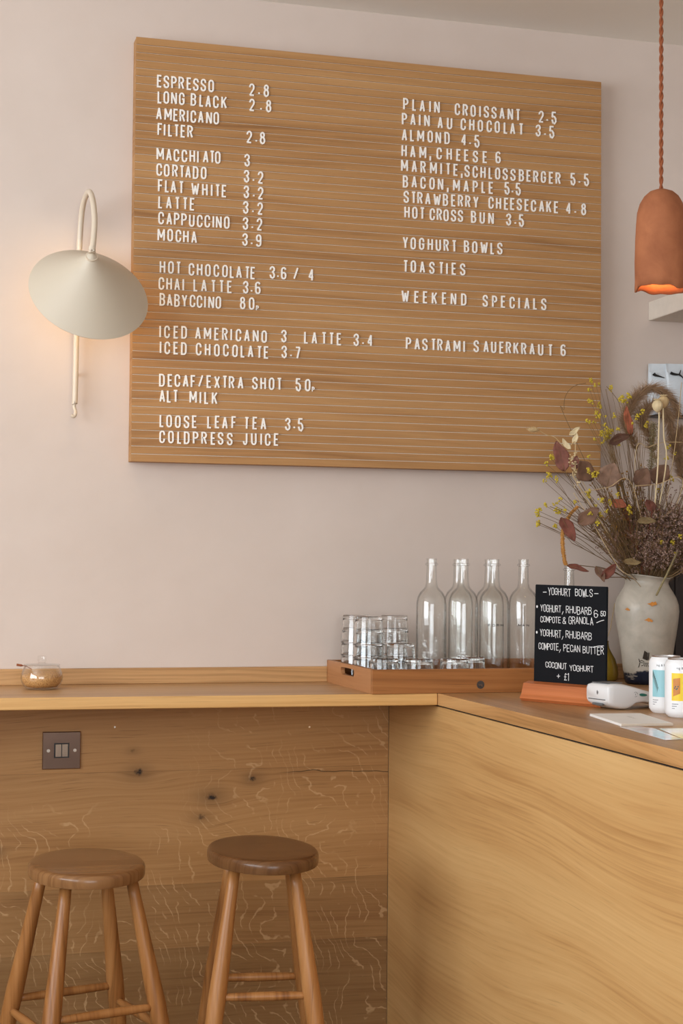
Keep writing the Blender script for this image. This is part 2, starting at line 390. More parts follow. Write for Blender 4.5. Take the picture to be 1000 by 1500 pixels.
def glass(name, tint=(1, 1, 1), edge=.5, rough=0.0):
    """thin clear glass: see-through face on, reflective and slightly grey at grazing angles"""
    m = bpy.data.materials.new(name); m.use_nodes = True; t = m.node_tree; t.nodes.clear()
    out = t.nodes.new('ShaderNodeOutputMaterial'); tr = t.nodes.new('ShaderNodeBsdfTransparent'); gl = t.nodes.new('ShaderNodeBsdfGlossy')
    gl.inputs['Roughness'].default_value = rough; gl.inputs['Color'].default_value = (1, 1, 1, 1)
    lw = t.nodes.new('ShaderNodeLayerWeight'); lw.inputs[0].default_value = .5
    r = t.nodes.new('ShaderNodeValToRGB'); e = r.color_ramp.elements
    e[0].position = .62; e[0].color = (*tint, 1); e[1].position = 1.0; e[1].color = (edge, edge*1.01, edge*1.01, 1)
    t.links.new(lw.outputs['Facing'], r.inputs[0]); t.links.new(r.outputs[0], tr.inputs[0])
    fr = t.nodes.new('ShaderNodeMath'); fr.operation = 'POWER'; fr.inputs[1].default_value = 4.0; t.links.new(lw.outputs['Facing'], fr.inputs[0])
    fa = t.nodes.new('ShaderNodeMath'); fa.operation = 'MULTIPLY_ADD'; fa.inputs[1].default_value = .55; fa.inputs[2].default_value = .045; t.links.new(fr.outputs[0], fa.inputs[0]); fr = fa
    mx = t.nodes.new('ShaderNodeMixShader'); t.links.new(fr.outputs[0], mx.inputs[0]); t.links.new(tr.outputs[0], mx.inputs[1]); t.links.new(gl.outputs[0], mx.inputs[2])
    t.links.new(mx.outputs[0], out.inputs[0]); return m
M_bottle = glass('bottle_glass', (.985, .99, .985), .12)
M_pane = glass('window_glass', (.98, .99, .99), .9)
M_jar = glass('jar_glass', (.985, .99, .99), .7)
t = NT('tumbler_glass'); t.b.inputs['Transmission Weight'].default_value = 1; t.b.inputs['IOR'].default_value = 1.45
M_tumb = t.done((.97, .98, .98, 1), 0.0)
def emit(name, rgb, s):
    m = bpy.data.materials.new(name); m.use_nodes = True; b = m.node_tree.nodes['Principled BSDF']
    b.inputs['Base Color'].default_value = lin(*rgb); b.inputs['Emission Color'].default_value = lin(*rgb); b.inputs['Emission Strength'].default_value = s; return m
M_bulb = emit('warm_bulb', (255, 196, 120), 3)

# ---------------------------------------------------------------- setting
H = 2.6065
XL, XR, YF = -2.6, 3.0, -7.1
struct(ob('wall_back', B(XL, XR, 0, .12, 0, H), M_wall))
struct(ob('ceiling', B(XL, XR, YF, 0, H, H+.1), M_ceil))
struct(ob('wall_right', B(XR, XR+.12, YF, 0, 0, H), M_wall))
fl = ob('floor', B(XL, XR, YF, 0, -.06, -.02), M_floor); struct(fl)
n = 0; x = XL; plank = None
while x < XR-.01:
    w = min(.16, XR-x)
    if plank is None or abs(w-.16) > 1e-6:
        bm = B(0, w-.002, YF+.0, -.0, -.02, 0, .001, 1); o = ob('floorboard', bm, M_floor, fl); plank = o
    else:
        o = plank.copy(); COL.objects.link(o)
    o.location.x = x; x += w
bm = bmesh.new()
box(bm, XL-.12, XL, YF, 0, 0, .95); box(bm, XL-.12, XL, YF, 0, 2.45, H); box(bm, XL-.12, XL, YF, -4.3, .95, 2.45); box(bm, XL-.12, XL, -.9, 0, .95, 2.45)
struct(ob('wall_left', bm, M_wall))
bm = bmesh.new()
box(bm, XL, XR, YF-.12, YF, 0, .6); box(bm, XL, XR, YF-.12, YF, 2.45, H); box(bm, XL, -2.35, YF-.12, YF, .6, 2.45); box(bm, 1.15, XR, YF-.12, YF, .6, 2.45)
struct(ob('wall_front', bm, M_wall))
def window(name, side):
    w = bpy.data.objects.new(name, None); COL.objects.link(w); struct(w)
    bm = bmesh.new(); g = bmesh.new()
    if side == 'l':
        for y0, y1 in ((-4.3, -4.24), (-3.2, -3.15), (-2.05, -2.0), (-.96, -.9)): box(bm, XL-.09, XL-.03, y0, y1, .95, 2.45)
        for z0, z1 in ((.95, 1.01), (2.39, 2.45)): box(bm, XL-.09, XL-.03, -4.3, -.9, z0, z1)
        box(g, XL-.064, XL-.058, -4.28, -.92, .98, 2.42)
    else:
        for x0, x1 in ((-2.35, -2.29), (-.65, -.58), (1.09, 1.15)): box(bm, x0, x1, YF-.09, YF-.03, .6, 2.45)
        for z0, z1 in ((.6, .66), (2.39, 2.45)): box(bm, -2.35, 1.15, YF-.09, YF-.03, z0, z1)
        box(g, -2.33, 1.13, YF-.064, YF-.058, .63, 2.42)
    ob('window_frame', bm, M_black, w); ob('window_pane', g, M_pane, w)
window('window_1', 'l'); window('window_2', 'f')

# ---------------------------------------------------------------- bar worktop, panelling, counter
ZT, ZB = .928, .902
XC = 1.143
t0 = thing('bar_worktop', 'long oak bar worktop fixed along the wall, behind the two stools', 'worktop', (0, 0, ZB))
t0.location = (0, 0, 0)
def yf(x): return -.372-.036*x
bm = prism(bmesh.new(), [(XL+.002, -.003), (XL+.002, yf(XL)), (XC-.0005, yf(XC)), (XC-.0005, -.003)], ZB, ZT, .0015, 1)
o = ob('top', bm, [M_top, M_edge], t0)
for f in o.data.polygons: f.material_index = 1 if (f.normal.y < -.5) else 0
ob('upstand', B(XL+.002, 1.862, -.0205, -.0005, ZT+.0003, .9655, .001, 1), M_ups, t0)
# panelling: planks that can be told apart
t1 = thing('bar_panelling', 'knotty oak plank panelling under the bar worktop, with pale ray flecks', 'panelling', (0, 0, 0))
ob('batten', B(XL+.002, XC-.004, -.016, -.001, .0, .9), M_dark, t1)
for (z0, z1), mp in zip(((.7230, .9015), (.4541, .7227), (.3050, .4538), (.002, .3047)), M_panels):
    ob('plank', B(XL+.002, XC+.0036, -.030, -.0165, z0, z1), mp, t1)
t2 = thing('service_counter', 'oak service counter with a pale broad grained side panel, right of the stools', 'counter', (0, 0, 0))
o = ob('worktop', prism(bmesh.new(), [(XC+.0005, -.003), (XC+.0005, yf(XC)), (XC+.0005, -3.2), (1.98, -3.2), (1.98, -.003)], ZB, ZT, .0035, 3), [M_ctop, M_cedge], t2)
for f in o.data.polygons: f.material_index = 1 if (f.normal.x < -.3) else 0
ob('side_panel', B(XC+.004, XC+.022, -3.19, -.0310, .002, ZB-.004, .0008, 1), M_face, t2)
ob('shadow_gap', B(XC+.009, XC+.02, -3.18, -.033, ZB-.004, ZB-.0003), M_dark, t2)
ob('carcass', B(XC+.023, 1.97, -3.15, -.004, .03, ZB-.002), M_dark, t2)

# ---------------------------------------------------------------- menu board
BX0, BX1, BZ0, BZ1, BY = .4998, 1.7044, 1.4548, 2.4712, -.050
mb = thing('menu_board', 'large oak slatted menu board with white letters hung on the wall', 'menu board', (0, 0, 0))
ob('backing_panel', B(BX0+.001, BX1-.001, -.0455, -.0005, BZ0+.001, BZ1-.001), M_slat, mb)
ob('backing_sheet', B(BX0+.0015, BX1-.0015, -.0466, -.0456, BZ0+.0015, BZ1-.0015), M_back, mb)
NS = 54; pitch = (BZ1-BZ0)/NS; gap = .0017
sl = None
for i in range(NS):
    z = BZ0+i*pitch
    if sl is None: sl = o = ob('slat', B(BX0, BX1, BY, -.0467, 0, pitch-gap, .0003, 1), M_slat, mb)
    else: o = sl.copy(); COL.objects.link(o)
    o.location.z = z
LET = [
('ESPRESSO', 0.5509, 0.6879, 2.3514),
('2.8', 0.7758, 0.8241, 2.3512),
('LONG', 0.5532, 0.6171, 2.313),
('B', 0.6321, 0.647, 2.314),
('LACK', 0.6536, 0.7197, 2.3134),
('2', 0.7756, 0.7908, 2.3132),
('.8', 0.803, 0.8294, 2.3137),
('AMERICANO', 0.5501, 0.702, 2.273),
('FILTER', 0.5523, 0.6383, 2.2353),
('2.8', 0.7703, 0.816, 2.2344),
('MACCHI', 0.5525, 0.6533, 2.176),
('ATO', 0.6629, 0.7067, 2.1786),
('3', 0.7655, 0.7806, 2.1769),
('CORTADO', 0.5518, 0.6717, 2.1375),
('3.2', 0.764, 0.8127, 2.1378),
('FLAT', 0.5552, 0.6149, 2.0993),
('WHITE', 0.6358, 0.7208, 2.0974),
('3.2', 0.7644, 0.8131, 2.0994),
('LATTE', 0.5575, 0.6433, 2.0599),
('3.2', 0.7636, 0.8123, 2.0616),
('CAPPUCCINO', 0.5579, 0.7301, 2.0215),
('3.2', 0.7622, 0.8108, 2.0225),
('MOCHA', 0.5555, 0.6514, 1.9818),
('3.9', 0.7614, 0.8082, 1.9836),
('HOT', 0.5617, 0.6101, 1.9051),
('CHOCOLATE', 0.6327, 0.7937, 1.9033),
('3.6', 0.8303, 0.8713, 1.9075),
('/', 0.8898, 0.9083, 1.9085),
('4', 0.9275, 0.9442, 1.9076),
('CHAI', 0.5599, 0.6218, 1.8655),
('LATTE', 0.6438, 0.736, 1.866),
('3.6', 0.765, 0.8075, 1.8673),
('BABYCCINO', 0.5627, 0.7117, 1.8268),
('80', 0.7582, 0.7933, 1.8288),
('p', 0.7976, 0.8055, 1.8278),
('ICED', 0.5642, 0.6291, 1.7505),
('AMERICANO', 0.6499, 0.8257, 1.7504),
('3', 0.8606, 0.8759, 1.7542),
('LATTE', 0.9178, 1.0116, 1.7527),
('3.4', 1.0436, 1.0896, 1.753),
('ICED', 0.5647, 0.6296, 1.7123),
('CHOCOLATE', 0.6516, 0.8279, 1.712),
('3.7', 0.8616, 0.907, 1.7147),
('DECAF', 0.565, 0.6506, 1.6343),
('/', 0.6584, 0.6715, 1.6356),
('EXTRA', 0.6792, 0.7674, 1.6352),
('SHOT', 0.7892, 0.8604, 1.6359),
('50', 0.8985, 0.9349, 1.6365),
('p', 0.9386, 0.9485, 1.635),
('ALT', 0.5655, 0.6067, 1.5968),
('MILK', 0.6369, 0.7047, 1.5965),
('LOOSE', 0.5668, 0.6553, 1.5372),
('LEAF', 0.6815, 0.7504, 1.5385),
('TEA', 0.7715, 0.826, 1.539),
('3.5', 0.8718, 0.9178, 1.5397),
('COLDPRESS', 0.5667, 0.7423, 1.4992),
('JUICE', 0.7695, 0.8556, 1.5009),
('PLAIN', 1.1675, 1.2635, 2.3494),
('CROISSANT', 1.303, 1.4766, 2.3483),
('2.5', 1.5293, 1.578, 2.349),
('PAIN', 1.1643, 1.2366, 2.3122),
('AU', 1.2586, 1.2957, 2.3113),
('CHOCOLAT', 1.3195, 1.4839, 2.3119),
('3.5', 1.5216, 1.5727, 2.3123),
('ALMOND', 1.1646, 1.29, 2.2727),
('4.5', 1.3203, 1.3688, 2.2725),
('HAM,', 1.1637, 1.2411, 2.2319),
('CHEESE', 1.2561, 1.3884, 2.2325),
('6', 1.4132, 1.4279, 2.2341),
('MARMITE,', 1.1623, 1.3253, 2.1945),
('SCHLOSSBERGER', 1.3301, 1.5905, 2.1933),
('5.5', 1.6184, 1.6682, 2.1956),
('BACON,', 1.1671, 1.2878, 2.1553),
('MAPLE', 1.2994, 1.4058, 2.1556),
('5.5', 1.4377, 1.4816, 2.1583),
('STRAWBERRY', 1.1702, 1.3666, 2.1161),
('CHEESECAKE', 1.3943, 1.5835, 2.1179),
('4', 1.6059, 1.6228, 2.1178),
('.8', 1.6289, 1.6605, 2.1183),
('HOT', 1.1722, 1.2219, 2.0778),
('CROSS', 1.2381, 1.3272, 2.0779),
('BUN', 1.3493, 1.4085, 2.0781),
('3.5', 1.4422, 1.4908, 2.0788),
('YOGHURT', 1.1681, 1.306, 2.0013),
('BOWLS', 1.3293, 1.4319, 2.002),
('TOASTIES', 1.1697, 1.3325, 1.9434),
('WEEKEND', 1.1673, 1.3358, 1.8674),
('SPECIALS', 1.3802, 1.5518, 1.8671),
('PASTRAMI', 1.1789, 1.3335, 1.7497),
('S', 1.3568, 1.372, 1.7511),
('AUERKRA', 1.3831, 1.52, 1.7511),
('UT', 1.5308, 1.5666, 1.7505),
('6', 1.5924, 1.6099, 1.7515)
]
LH, LCW, LSW = .0304, .0134, .0037
gm = {}
def letter_mesh(ch):
    if ch not in gm:
        bm = bmesh.new()
        if ch == 'p':
            glyph(bm, 'P', .0125, .0068, .0022, BY-.0002, BY-.0032)
        else: glyph(bm, ch, LH, LCW, LSW, BY-.0002, BY-.0032)
        xs = [v.co.x for v in bm.verts]; w = max(xs)-min(xs)
        bmesh.ops.recalc_face_normals(bm, faces=bm.faces)
        me = bpy.data.meshes.new('letter'); bm.to_mesh(me); bm.free(); me.materials.append(M_letter); gm[ch] = (me, w)
    return gm[ch]
placed = []
for txt, x0, x1, z in LET:
    ws = [letter_mesh(c)[1] for c in txt]
    gp = (x1-x0-sum(ws))/(len(txt)-1) if len(txt) > 1 else 0
    x = x0
    for c, w in zip(txt, ws):
        zz = z+rnd.uniform(-.0006, .0006)
        placed.append((c, x+rnd.uniform(-.0008, .0008)*(len(txt) > 1), zz, rnd.uniform(-.018, .018))); x += w+gp
big = sorted(placed, key=lambda q: (gm[q[0]][1] < .007, q[1]))
keep = set(map(id, big[:300]))
st = bmesh.new()
for q in placed:
    c, x, z, a = q
    if id(q) in keep:
        o = bpy.data.objects.new('letter', gm[c][0]); COL.objects.link(o); o.parent = mb; o.location = (x, 0, z); o.rotation_euler = (0, a, 0)
    else:
        k = len(st.verts); st.from_mesh(gm[c][0]); st.verts.ensure_lookup_table()
        for v in st.verts[k:]: v.co += Vector((x, 0, z))
me = bpy.data.meshes.new('lettering'); st.to_mesh(me); st.free(); o = link('lettering', me, M_letter, mb); o['kind'] = 'stuff'

# ---------------------------------------------------------------- wall lamp
lm = thing('wall_lamp', 'cream wall lamp with a wide conical shade on a looped tube', 'wall lamp', (.37, -.03, 1.57))
L0 = Vector((.37, -.03, 1.57))
path = [(.3680, -.028, 1.592), (.3695, -.028, 1.6067), (.371, -.028, 1.7845), (.3743, -.03, 1.9469), (.3765, -.045, 2.0251), (.3792, -.075, 2.0591), (.3841, -.13, 2.0692), (.3875, -.18, 2.0406), (.3884, -.22, 1.9882), (.3845, -.240, 1.9373), (.3812, -.247, 1.915)]
ob('tube', tube(bmesh.new(), [Vector(p)-L0 for p in spline(path, 8)], .0066, 14), M_arm, lm, 'all')
hk = [(.3680, -.028, 1.5915), (.3680, -.028, 1.580), (.3705, -.032, 1.5695), (.3690, -.036, 1.5600), (.3640, -.037, 1.5575), (.3605, -.037, 1.5605)]
o = ob('hook', tube(bmesh.new(), [Vector(p)-L0 for p in spline(hk, 6)], .0040, 10), M_arm, lm, 'all'); 
for z in (1.66, 1.90):
    ob('wall_clip', tube(bmesh.new(), [Vector((.3702+(z-1.66)*.014, -.0005, z))-L0, Vector((.3702+(z-1.66)*.014, -.0290, z))-L0], .0035, 8), M_arm, lm, True)
ax = Vector((.026, -.836, .565)).normalized(); apex = Vector((.3805, -.2500, 1.9020))
R_, Hh = .138, .128
prof_o = [(0, 0), (.004, -.0015), (.010, -.006)] + [(R_*s, -Hh*(s**.93)) for s in (.14, .25, .4, .55, .7, .82, .92, .98, 1.0)]
prof_i = [(r-.0016, z-.0022) for r, z in prof_o[::-1] if r > .004] + [(0, -.006)]
bm = lathe(prof_o+prof_i, 96)
for v in bm.verts: v.co.z -= .10*v.co.x*(v.co.xy.length/R_)**.5; v.co.x += .009*(v.co.xy.length/R_)
zx = ax; xx = (Vector((1, 0, 0))-ax*ax.x).normalized(); yy_ = zx.cross(xx); rot = Matrix((xx, yy_, zx)).transposed().to_4x4()
bmesh.ops.transform(bm, matrix=Matrix.Translation(apex-L0) @ rot, verts=bm.verts)
ob('lamp_shade', bm, M_lamp, lm, True)
bm = tube(bmesh.new(), [apex-L0+ax*.002, apex-L0+Vector((0, .001, .016))], .0078, 14); jn = ob('joint', bm, M_arm, lm, True)
for sx in (-.0035, .0035):
    bm = bmesh.new(); blob(bm, apex-L0+Vector((sx, -.0088, .006)), .0028); ob('screw', bm, M_screw, jn, 'all')
bc = apex-L0-ax*.075
ob('lamp_holder', tube(bmesh.new(), [apex-L0-ax*.008, apex-L0-ax*.055], .014, 16), M_arm, lm, True)
bm = bmesh.new(); blob(bm, bc-ax*.004, .021, 3); ob('bulb', bm, M_bulb, lm, 'all')
pl = bpy.data.lights.new('lamp_light', 'POINT'); pl.energy = .46; pl.color = (1, .76, .46); pl.shadow_soft_size = .022
o = bpy.data.objects.new('lamp_light', pl); COL.objects.link(o); o.location = L0+bc-ax*.034+Vector((0, 0, -.012))

# ---------------------------------------------------------------- pendant lamp
pd = thing('pendant_lamp', 'terracotta pendant lamp with wavy rim on a twisted brown cord', 'pendant lamp', (1.444, -.9, 1.765))
po = [(0, .206), (.012, .2055), (.024, .201), (.034, .192), (.042, .178), (.047, .160), (.0495, .135), (.051, .10), (.0525, .06), (.0535, .025), (.054, .004)]
pi_ = [(r-.0045, z-.004) if z > .02 else (r-.004, z) for r, z in po[::-1]]
pi_[-1] = (0, .199)
ph = [rnd.uniform(0, 6) for _ in range(4)]
def wob(r, z, a):
    k = max(0, 1-z/.05)
    dz = (.0035*math.sin(3*a+ph[0])+.0022*math.sin(5*a+ph[1])+.0012*math.sin(9*a+ph[2]))*k
    dr = 1+.018*math.sin(3*a+z*30+ph[3])+.012*math.sin(2*a-z*55)
    return r*dr, z+dz
ob('shade', lathe(po+pi_, 72, wob=wob), M_terra, pd, 'all')
tw = []
for s in (0, PI):
    pts = []
    for i in range(0, 430):
        z = .206+(H-1.765-.206)*i/429; a = s+z*2*PI/.038
        pts.append((.0021*math.cos(a), .0021*math.sin(a), z))
    ob('cord_strand', tube(bmesh.new(), pts, .0025, 6), M_cord, pd, 'all')
ob('ceiling_rose', lathe([(0, .8413), (.045, .8413), (.045, .822), (.02, .815), (0, .815)], 32), M_terra, pd, True)
bm = bmesh.new(); blob(bm, (0, 0, .085), .022, 3); ob('bulb', bm, M_bulb, pd, 'all')
ob('lamp_holder', tube(bmesh.new(), [(0, 0, .104), (0, 0, .2)], .013, 14), M_black, pd, True)
pl = bpy.data.lights.new('pendant_light', 'POINT'); pl.energy = .9; pl.color = (1, .60, .30); pl.shadow_soft_size = .022
o = bpy.data.objects.new('pendant_light', pl); COL.objects.link(o); o.location = (1.444, -.9, 1.765+.058)

# ---------------------------------------------------------------- wall shelf, bags, cabinet
tag(ob('wall_shelf', B(1.863, XR-.002, -.62, -.0005, 1.864, 1.913, .0012, 2), M_white), 'thick cream painted shelf on the wall behind the pendant lamp', 'shelf')
tag(ob('wall_ledge', B(1.856, 2.30, -.062, -.0005, 1.6075, 1.6120, .0008, 1), M_black), 'thin black ledge on the wall under the white coffee bags', 'ledge')
def bag(x, y, rz, label, marks):
    r = thing('coffee_bag', label, 'bag', (x, y, 1.6122), rz, 'white coffee bags on the black ledge')
    bm = bmesh.new(); rows = []
    N_ = 20
    for z, hw, hd in ((0, .024, .013), (.006, .0265, .016), (.05, .028, .017), (.09, .0275, .013), (.112, .027, .007), (.122, .0268, .0022), (.134, .0266, .0016), (.136, .0262, .0012)):
        row = []
        for i in range(N_):
            a = 2*PI*i/N_; cx = math.copysign(abs(math.cos(a))**.45, math.cos(a)); cy = math.copysign(abs(math.sin(a))**.6, math.sin(a))
            crease = 1-.25*math.exp(-((abs(math.cos(a))-.85)/.08)**2)*(1 if z < .11 else 0)
            row.append(bm.verts.new((cx*hw, cy*hd*crease+.0018*math.sin(9*cx+z*60)*(z > .04), z)))
        rows.append(row)
    for a_, b_ in zip(rows, rows[1:]):
        for i in range(N_): bm.faces.new((a_[i], a_[(i+1) % N_], b_[(i+1) % N_], b_[i]))
    bm.faces.new(rows[0][::-1]); bm.faces.new(rows[-1])
    ob('pouch', bm, M_bag, r, True)
    for pts, w in marks:
        q = spline([(p[0], -.0172+.10*max(0, p[1]-.09)*(1 if p[1] < .112 else 1), p[1]) for p in pts], 5)
        ob('print', tube(bmesh.new(), q, w, 6), M_black, r, 'all')
    return r
M_bag = plain('white_foil', (214, 222, 228), .35, var=.04, scale=60, bump=.3)
mk1 = [([(-.016, .108), (-.012, .104), (-.002, .101), (.012, .097)], lambda t: .0042*(1-t)+.0008)]
mk2 = [([(-.018, .110), (-.010, .107), (.000, .106), (.006, .108), (.010, .118)], lambda t: .0032*(1-t)+.001), ([(.004, .107), (.012, .101), (.018, .094)], lambda t: .0020*(1-t)+.0008)]
mk3 = [([(-.020, .110), (-.019, .095), (-.018, .070)], lambda t: .0038*(1-t)+.0008), ([(-.006, .122), (.004, .118), (.012, .112)], lambda t: .004)]
bag(1.880, -.024, -.25, 'leftmost white coffee bag with a black brush mark, partly hidden by pampas grass', mk1)
bag(1.922, -.036, -.12, 'white coffee bag with a forked black mark, second from the left on the ledge', mk2)
bag(1.975, -.030, -.05, 'white coffee bag cut by the right edge of the photo', mk3)
cb = thing('dark_cabinet', 'dark brown box shaped cabinet standing behind the ceramic vase', 'cabinet', (1.865, -.14, ZT+.0005))
ob('body', B(0, .3, 0, .115, .012, .29, .004, 2), M_cab, cb, True)
ob('lid', B(-.0005, .3005, -.002, .116, .2905, .300, .002, 2), M_black, cb)
for dx in (.015, .28): ob('foot', B(dx, dx+.012, .01, .022, 0, .0125), M_black, cb)

# ---------------------------------------------------------------- light switch
sw = thing('light_switch', 'square black nickel double light switch on the oak panelling', 'switch', (.3495, -.0302, .777))
def plate_hole(w, h, hx, hz, y0, y1, bev=.0016):
    bm = bmesh.new()
    o_ = [(-w/2, -h/2), (w/2, -h/2), (w/2, h/2), (-w/2, h/2)]; i_ = [(-hx, -hz), (hx, -hz), (hx, hz), (-hx, hz)]
    ov = [[bm.verts.new((x*k, y, z*k2)) for x, z in o_] for y, k, k2 in ((y1, 1, 1), (y0+bev, 1, 1), (y0, (w/2-bev)/(w/2), (h/2-bev)/(h/2)))]
    iv = [[bm.verts.new((x, y, z)) for x, z in i_] for y in (y1, y0)]
    loops = [ov[0], ov[1], ov[2], iv[1], iv[0]]
    for A, C in zip(loops, loops[1:]):
        for j in range(4): bm.faces.new((A[j], A[(j+1) % 4], C[(j+1) % 4], C[j]))
    return bm
ob('plate', plate_hole(.0880, .0868, .0175, .0172, -.0058, 0), M_nickel, sw)
ob('rocker_surround', plate_hole(.0350, .0344, .0155, .0152, -.0062, -.0005, .0003), M_black, sw)
ob('rocker_recess', B(-.0155, .0155, -.0030, -.0010, -.0152, .0152), M_black, sw)
for s in (-1, 1):
    bm = bmesh.new(); cx = s*.0076
    vs = [bm.verts.new(p) for p in ((cx-.0070, -.0035, -.0146), (cx+.0070, -.0035, -.0146), (cx+.0070, -.0035, .0146), (cx-.0070, -.0035, .0146),
                                    (cx-.0066, -.0074, -.0142), (cx+.0066, -.0074, -.0142), (cx+.0066, -.0070, .0142), (cx-.0066, -.0070, .0142))]
    for f in ((4, 5, 6, 7), (0, 4, 7, 3), (1, 2, 6, 5), (0, 1, 5, 4), (3, 7, 6, 2)): bm.faces.new([vs[i] for i in f])
    ob('rocker', bm, M_rock, sw)
    bm = lathe([(0, -.0012), (.0012, -.0012), (.0036, -.0006), (.0038, .0012), (0, .0012)], 18); bmesh.ops.rotate(bm, verts=bm.verts, cent=(0, 0, 0), matrix=Matrix.Rotation(PI/2, 3, 'X'))
    bmesh.ops.translate(bm, verts=bm.verts, vec=(s*.0305, -.0062, 0)); ob('screw', bm, M_screw, sw, True)

for px_, pz_, lb in ((.4729, .8284, 'small steel screw head high on the oak panelling, right of the light switch'), (.9453, .8196, 'small steel screw head high on the oak panelling, near the counter')):
    bm = lathe([(0, -.001), (.0018, -.0008), (.0024, 0), (0, 0)], 12); bmesh.ops.rotate(bm, verts=bm.verts, cent=(0, 0, 0), matrix=Matrix.Rotation(PI/2, 3, 'X'))
    o = ob('screw_head', bm, M_screw, None, True); o.location = (px_, -.0302, pz_); tag(o, lb, 'screw')

# ---------------------------------------------------------------- stools
def stool(loc, rz, sx, sy, zs, legang, seatmat, label, top_r, spl, rungz, sq=2.0):
    r = thing('bar_stool', label, 'stool', (loc[0], loc[1], 0))
    th = .027
    prof = [(0, zs), (.80, zs), (.93, zs-.0004), (.965, zs-.0018), (.990, zs-.0050), (1.0, zs-.009), (.999, zs-th+.006), (.990, zs-th+.001), (.97, zs-th), (0, zs-th)]
    bm = bmesh.new(); rings = []; N_ = 72
    for q, z in prof:
        if q == 0: rings.append([bm.verts.new((0, 0, z))]); continue
        ring = []
        for i in range(N_):
            a = 2*PI*i/N_; c, s = math.cos(a), math.sin(a); e = 2/sq
            ring.append(bm.verts.new((math.copysign(abs(c)**e, c)*sx*q, math.copysign(abs(s)**e, s)*sy*q, z-(.0015*(1-(q/.8)**2) if q < .8 else 0))))
        rings.append(ring)
    for A, C in zip(rings, rings[1:]):
        for i in range(N_):
            j = (i+1) % N_
            if len(A) == 1: bm.faces.new((A[0], C[i], C[j]))
            elif len(C) == 1: bm.faces.new((A[i], A[j], C[0]))
            else: bm.faces.new((A[i], A[j], C[j], C[i]))
    s_ = ob('seat', bm, seatmat, r, True)
    tp = []; bt = []
    for a in legang:
        a = math.radians(a); d = Vector((math.cos(a), math.sin(a), 0))
        T = d*top_r+Vector((0, 0, zs-th+.0008)); Bt = d*(top_r+spl*(zs-th)); Bt.z = 0; tp.append(T); bt.append(Bt)
        rf = lambda t: .0118+.0068*min(1, (t/.42))**1.2 if t < .42 else .0186-.0040*((t-.42)/.58)
        ob('leg', tube(bmesh.new(), [T+(Bt-T)*i/14 for i in range(15)], rf, 18), M_stool, r, 'all')
    for i, j, z in rungz:
        def at(k): f = (tp[k].z-z)/tp[k].z; return tp[k]+(bt[k]-tp[k])*f
        a, b = at(i), at(j); d = (b-a).normalized()
        ob('rung', tube(bmesh.new(), [a+d*.006+(b-a-d*.012)*q/10 for q in range(11)], lambda t: .0074+.0022*math.sin(PI*t), 12), M_stool, r, 'all')
    return r
S1 = stool((.362, -.478), 0, .1185, .166, .600, (150, 240, 330, 60), M_seat, 'left bar stool, paler worn brown seat, below the light switch', .098, .235, [(0, 3, .308), (1, 2, .317), (3, 2, .275), (0, 1, .285)])
S2 = stool((.722, -.520), 0, .1130, .170, .621, (218, 305, 38, 125), M_seat2, 'right bar stool with the darker brown seat, nearer the counter', .088, .20, [(3, 2, .327), (0, 1, .340)])

# ---------------------------------------------------------------- tray
tr = thing('wooden_tray', 'wooden serving tray with a slot handle, holding the glasses and bottles', 'tray', (0, 0, 0))
TX0, TX1, TY0, TY1, TZ0, TZ1 = .990, 1.535, -.413, -.0225, ZT+.0003, .9822
ob('front_board', B(TX0, TX1, TY0, TY0+.010, TZ0, TZ1, .0008, 1), M_tray, tr)
ob('back_board', B(TX0, TX1, TY1-.010, TY1, TZ0, TZ1, .0008, 1), M_tray, tr)
def handle_board(x0, x1):
    bm = bmesh.new(); y0, y1 = TY0+.0102, TY1-.0102; hy0, hy1, hz0, hz1 = -.268, -.150, .9560, .9735; rr = (hz1-hz0)/2; cz = (hz0+hz1)/2
    cy = (hy0+hy1)/2; hl_ = (hy1-hy0)/2-rr; angs = [2*PI*i/48 for i in range(48)]
    for oy, oz in ((y0, TZ0), (y1, TZ0), (y1, TZ1), (y0, TZ1)): angs.append(math.atan2(oz-cz, oy-cy) % (2*PI))
    angs.sort(); outer = []; hole = []
    for a_ in angs:
        c_, s_ = math.cos(a_), math.sin(a_)
        t_ = min(((y1-cy)/c_ if c_ > 1e-9 else (y0-cy)/c_ if c_ < -1e-9 else 9), ((TZ1-cz)/s_ if s_ > 1e-9 else (TZ0-cz)/s_ if s_ < -1e-9 else 9)); outer.append((cy+c_*t_, cz+s_*t_))
        q_ = rr/abs(s_) if abs(s_) > 1e-9 else 9
        if abs(c_*q_) > hl_:
            B_ = abs(c_)*hl_; q_ = B_+math.sqrt(max(0, B_*B_-hl_*hl_+rr*rr))
        hole.append((cy+c_*q_, cz+s_*q_))
    n_ = len(hole)
    V = lambda x, L: [bm.verts.new((x, a, b)) for a, b in L]
    oa, ia, ob_, ib = V(x0, outer), V(x0, hole), V(x1, outer), V(x1, hole)
    for i in range(n_):
        j = (i+1) % n_
        for q in ((oa[i], oa[j], ia[j], ia[i]), (ob_[i], ib[i], ib[j], ob_[j]), (ia[i], ia[j], ib[j], ib[i]), (oa[i], ob_[i], ob_[j], oa[j])): bm.faces.new(q)
    bmesh.ops.remove_doubles(bm, verts=bm.verts, dist=1e-6)
    return bm
ob('handle_board', handle_board(TX0, TX0+.010), M_tray2, tr)
ob('handle_board', handle_board(TX1-.010, TX1), M_tray2, tr)
ob('tray_floor', B(TX0+.0102, TX1-.0102, TY0+.0102, TY1-.0102, TZ0, .9375), M_tray, tr)
